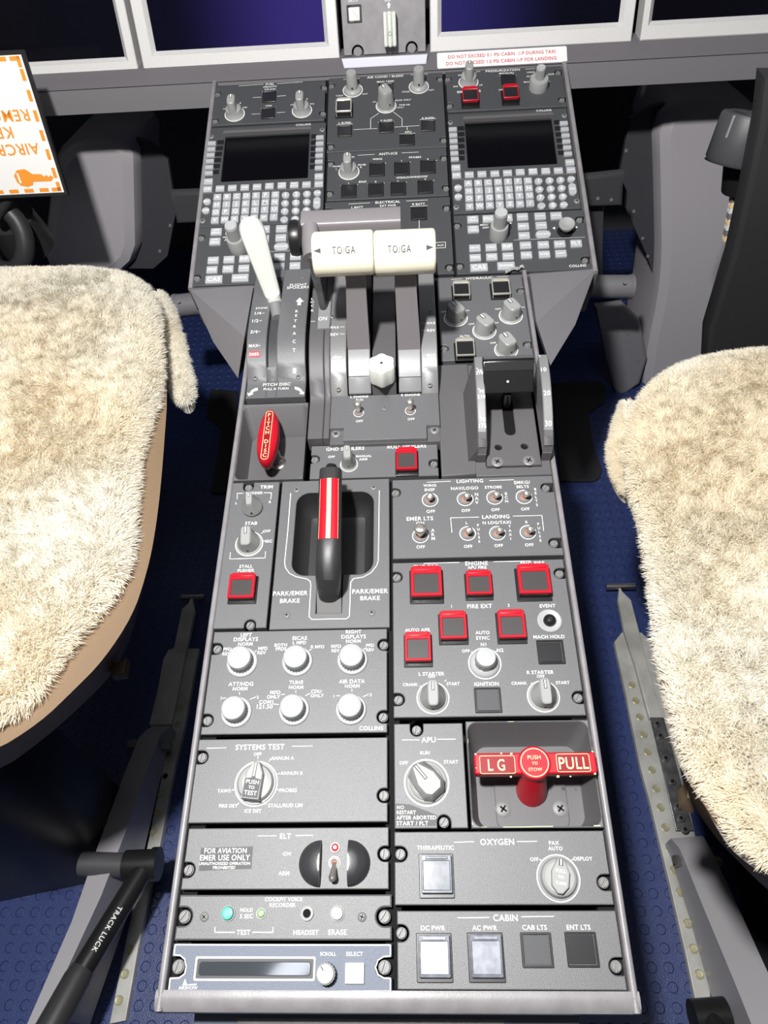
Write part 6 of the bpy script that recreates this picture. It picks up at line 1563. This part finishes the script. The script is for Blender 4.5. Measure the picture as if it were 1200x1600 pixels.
def fur_mesh(name, P_, z0, crown, n, length, parent, roll=.03, drop=.02, ins0=.007):
    """cushion-shaped pelt: a base skin plus a dense pile of short curved wool strands"""
    P_ = inset(ccw(P_), ins0) if ins0 else ccw(P_)
    P_ = [p for i, p in enumerate(P_) if (Vector(p) - Vector(P_[i - 1])).length > 1e-4]
    def height(d): 
        t = np.clip(d / roll, 0, 1); return z0 - drop + drop * np.sqrt(np.clip(1 - (1 - t) ** 2, 0, 1)) + crown * np.clip(d / .15, 0, 1)
    g = G(); rings = [[(x, y, z0 - drop - .012) for x, y in P_]]
    for ins in ((0, .004, .010, .018, .028) if ins0 else (0, .003, .006)):
        q = inset(P_, ins); zz = float(height(np.array([ins]))[0]); rings.append([(x, y, zz - .005) for x, y in q])
    g.loft(rings, 'fur', cap0=True)
    pts = poly_samples(P_, n); d, nx = edge_dist(pts, P_); z = height(d)
    # soft swirl field and clumps
    nz = np.array([noise.noise_vector(Vector((p[0] * 11 + p[1] * 8, p[1] * 11 - p[0] * 8, z0))) for p in pts]); nz2 = np.array([noise.noise_vector(Vector((p[0] * 95 + p[1] * 70, p[1] * 95 - p[0] * 70, 3))) for p in pts])
    hb = np.array([noise.noise(Vector((p[0] * 61 + p[1] * 47, p[1] * 61 - p[0] * 47, 7))) for p in pts])
    side = np.exp(-d / .012)[:, None]
    dirv = np.concatenate([nz[:, :2] * .6 + nz2[:, :2] * .5 + rng.normal(0, .22, (n, 2)) + nx * side * .9, np.full((n, 1), .62) * (1 - .75 * side)], axis=1)
    dirv /= np.linalg.norm(dirv, axis=1)[:, None]
    fz = lambda p, k, o: noise.fractal(Vector((p[0] * k * .8 + p[1] * k * .6, p[1] * k * .8 - p[0] * k * .6, o)), .8, 2.1, 4)
    z = z + .0022 * np.array([fz(p, 13, 1) for p in pts])
    root = np.column_stack([pts, z - .001]); Ln = length * (.75 + .35 * rng.random(n) + .12 * hb)
    bend = np.column_stack([nz2[:, :2] * .5 + rng.normal(0, .3, (n, 2)), -np.full(n, .35)])
    wv_ = np.cross(dirv, np.array([0, 0, 1.]) + rng.normal(0, .35, (n, 3))); wv_ /= np.linalg.norm(wv_, axis=1)[:, None]; W_ = .00034
    b0 = len(g.v); Vs = []
    mid = root + dirv * (Ln * .55)[:, None]; tip = mid + (dirv + bend * .8) * (Ln * .45)[:, None]
    V = np.stack([root - wv_ * W_, root + wv_ * W_, mid - wv_ * W_ * .8, mid + wv_ * W_ * .8, tip], axis=1).reshape(-1, 3)
    i = np.arange(n) * 5 + b0
    me = bpy.data.meshes.new(name)
    fv = [tuple(map(float, v)) for v in g.v]; allv = np.concatenate([np.array(fv), V])
    base_faces = g.f
    loops = [j for f in base_faces for j in f]; sizes = [len(f) for f in base_faces]
    q4_ = np.stack([i, i + 1, i + 3, i + 2], axis=1); t3 = np.stack([i + 2, i + 3, i + 4], axis=1)
    loops = np.concatenate([np.array(loops), q4_.ravel(), t3.ravel()]).astype(np.int32)
    sizes = np.concatenate([np.array(sizes), np.full(n, 4), np.full(n, 3)]).astype(np.int32)
    me.vertices.add(len(allv)); me.vertices.foreach_set('co', allv.ravel().astype(np.float32))
    me.loops.add(len(loops)); me.loops.foreach_set('vertex_index', loops)
    st_ = np.concatenate([[0], np.cumsum(sizes)[:-1]]).astype(np.int32)
    me.polygons.add(len(sizes)); me.polygons.foreach_set('loop_start', st_); me.polygons.foreach_set('loop_total', sizes)
    me.materials.append(MT['fur']); me.update(calc_edges=True); me.validate(); me.shade_smooth()
    o = bpy.data.objects.new(name, me); COL.objects.link(o); o.parent = parent
    o.matrix_parent_inverse = MW[parent.name].inverted(); return o
def uvz(pts, z): return [tuple(zpt(x, y, z))[:2] for x, y in pts]
def dens(P_, it=1): return smooth(P_, it)
ZS = .545
# left seat
H = thing('pilot_seat', 'left pilot seat with cream sheepskin cover over tan leather cushion', 'seat', Matrix.Translation((-.55, .45, .0)))
topL = [(-260, 430), (-60, 405), (60, 404), (130, 402), (195, 408), (235, 428), (252, 462), (256, 520), (257, 590), (240, 635), (222, 690), (216, 770), (211, 835), (202, 880), (176, 920), (120, 985), (95, 1020), (55, 1082), (20, 1110), (-30, 1140), (-260, 1160)]
Pt = dens(uvz(topL, ZS), 2)
fur_mesh('sheepskin_cover', Pt, ZS, .012, 230000, .0072, H)
flap = dens(uvz([(236, 440), (262, 462), (280, 520), (292, 575), (299, 606), (290, 622), (274, 618), (262, 585), (250, 520)], .50), 2)
fur_mesh('sheepskin_flap', flap, .50, 0, 24000, .0072, H, .012, .012, 0)
lowL = [(-260, 500), (40, 500), (190, 505), (232, 540), (264, 620), (257, 720), (246, 800), (236, 860), (222, 930), (206, 995), (178, 1052), (120, 1110), (62, 1160), (-5, 1208), (-260, 1300)]
midL = [(-260, 435), (50, 420), (205, 428), (246, 480), (262, 600), (255, 700), (248, 780), (238, 850), (226, 900), (206, 960), (160, 1030), (112, 1078), (60, 1128), (-20, 1178), (-260, 1260)]
bL = [dens(uvz(p, z), 2) for p, z in ((lowL, .415), (lowL, .435), (midL, .50), (midL, .524))]
g = G(); r_ = [[(x, y, z) for x, y in q] for q, z in zip(bL, (.415, .435, .50, .522))]
r_ = [list(reversed(q)) for q in r_]
g.loft(r_, 'leather', cap0=True); g.build('cushion', H, Matrix.Identity(4))
sp_ = [Vector(r_[1][i]) for i in range(len(r_[1]))]
tab = uvz([(172, 1045), (200, 1030), (196, 1055), (176, 1058)], .445)
g = G(); g.prism(tab, .438, .4495, 'leather', .001); g.build('leather_tab', H, Matrix.Identity(4))
g = G(); q = uvz([(-200, 1150), (50, 1130), (92, 1140), (78, 1215), (50, 1260), (0, 1290), (-200, 1330)], .26); g.prism(q, .0, .452, 'grip', .01); g.build('seat_base', H, Matrix.Identity(4))
p = zpt(93, 1171, .2); g = G(); g.lathe([(.007, -.004), (.007, .002), (.004, .004)], 'screw', 14, Matrix.Translation(p)); g.build('bolt', H, Matrix.Identity(4))
# right seat
H = thing('pilot_seat', 'right pilot seat with cream sheepskin cover over tan leather cushion', 'seat', Matrix.Translation((.60, .45, .0)))
topR = [(1500, 500), (1200, 525), (1140, 531), (1080, 542), (1035, 562), (1005, 588), (984, 618), (976, 655), (972, 700), (978, 745), (990, 770), (998, 800), (1006, 850), (1013, 900), (1018, 950), (1026, 1020), (1040, 1080), (1062, 1165), (1085, 1205), (1115, 1250), (1150, 1310), (1190, 1345), (1260, 1390), (1500, 1420)]
fur_mesh('sheepskin_cover', dens(uvz(topR, ZS), 2), ZS, .012, 230000, .0072, H)
flapR = dens(uvz([(984, 610), (972, 640), (962, 672), (957, 700), (962, 728), (975, 752), (990, 764), (996, 730), (994, 660)], .51), 2)
fur_mesh('sheepskin_flap', flapR, .51, 0, 24000, .0072, H, .012, .012, 0)
lowR = [(1500, 610), (1200, 625), (1100, 640), (1030, 680), (1000, 740), (993, 800), (997, 850), (1008, 920), (1018, 985), (1032, 1060), (1048, 1130), (1062, 1200), (1085, 1262), (1120, 1312), (1160, 1352), (1200, 1392), (1260, 1430), (1500, 1480)]
midR = [(1500, 540), (1200, 555), (1100, 560), (1030, 610), (1006, 700), (994, 800), (999, 850), (1010, 920), (1019, 985), (1032, 1060), (1048, 1130), (1066, 1195), (1092, 1250), (1128, 1302), (1168, 1342), (1208, 1378), (1260, 1410), (1500, 1450)]
r_ = [[(x, y, z) for x, y in reversed(dens(uvz(p, zz), 2))] for p, zz, z in ((lowR, .46, .46), (lowR, .475, .475), (midR, .505, .505), (midR, .52, .522))]
g = G(); g.loft(r_, 'leather', cap0=True); g.build('cushion', H, Matrix.Identity(4))
g = G(); q = uvz([(1068, 1225), (1085, 1252), (1090, 1262), (1068, 1252)], .42); g.prism(q, .405, .43, 'leather', .001); g.build('leather_tab', H, Matrix.Identity(4))
g = G(); q = uvz([(1500, 900), (1240, 900), (1240, 1250), (1300, 1500), (1500, 1500)], .2); g.prism(q, .0, .462, 'gunmetal', .01); g.build('seat_base', H, Matrix.Identity(4))
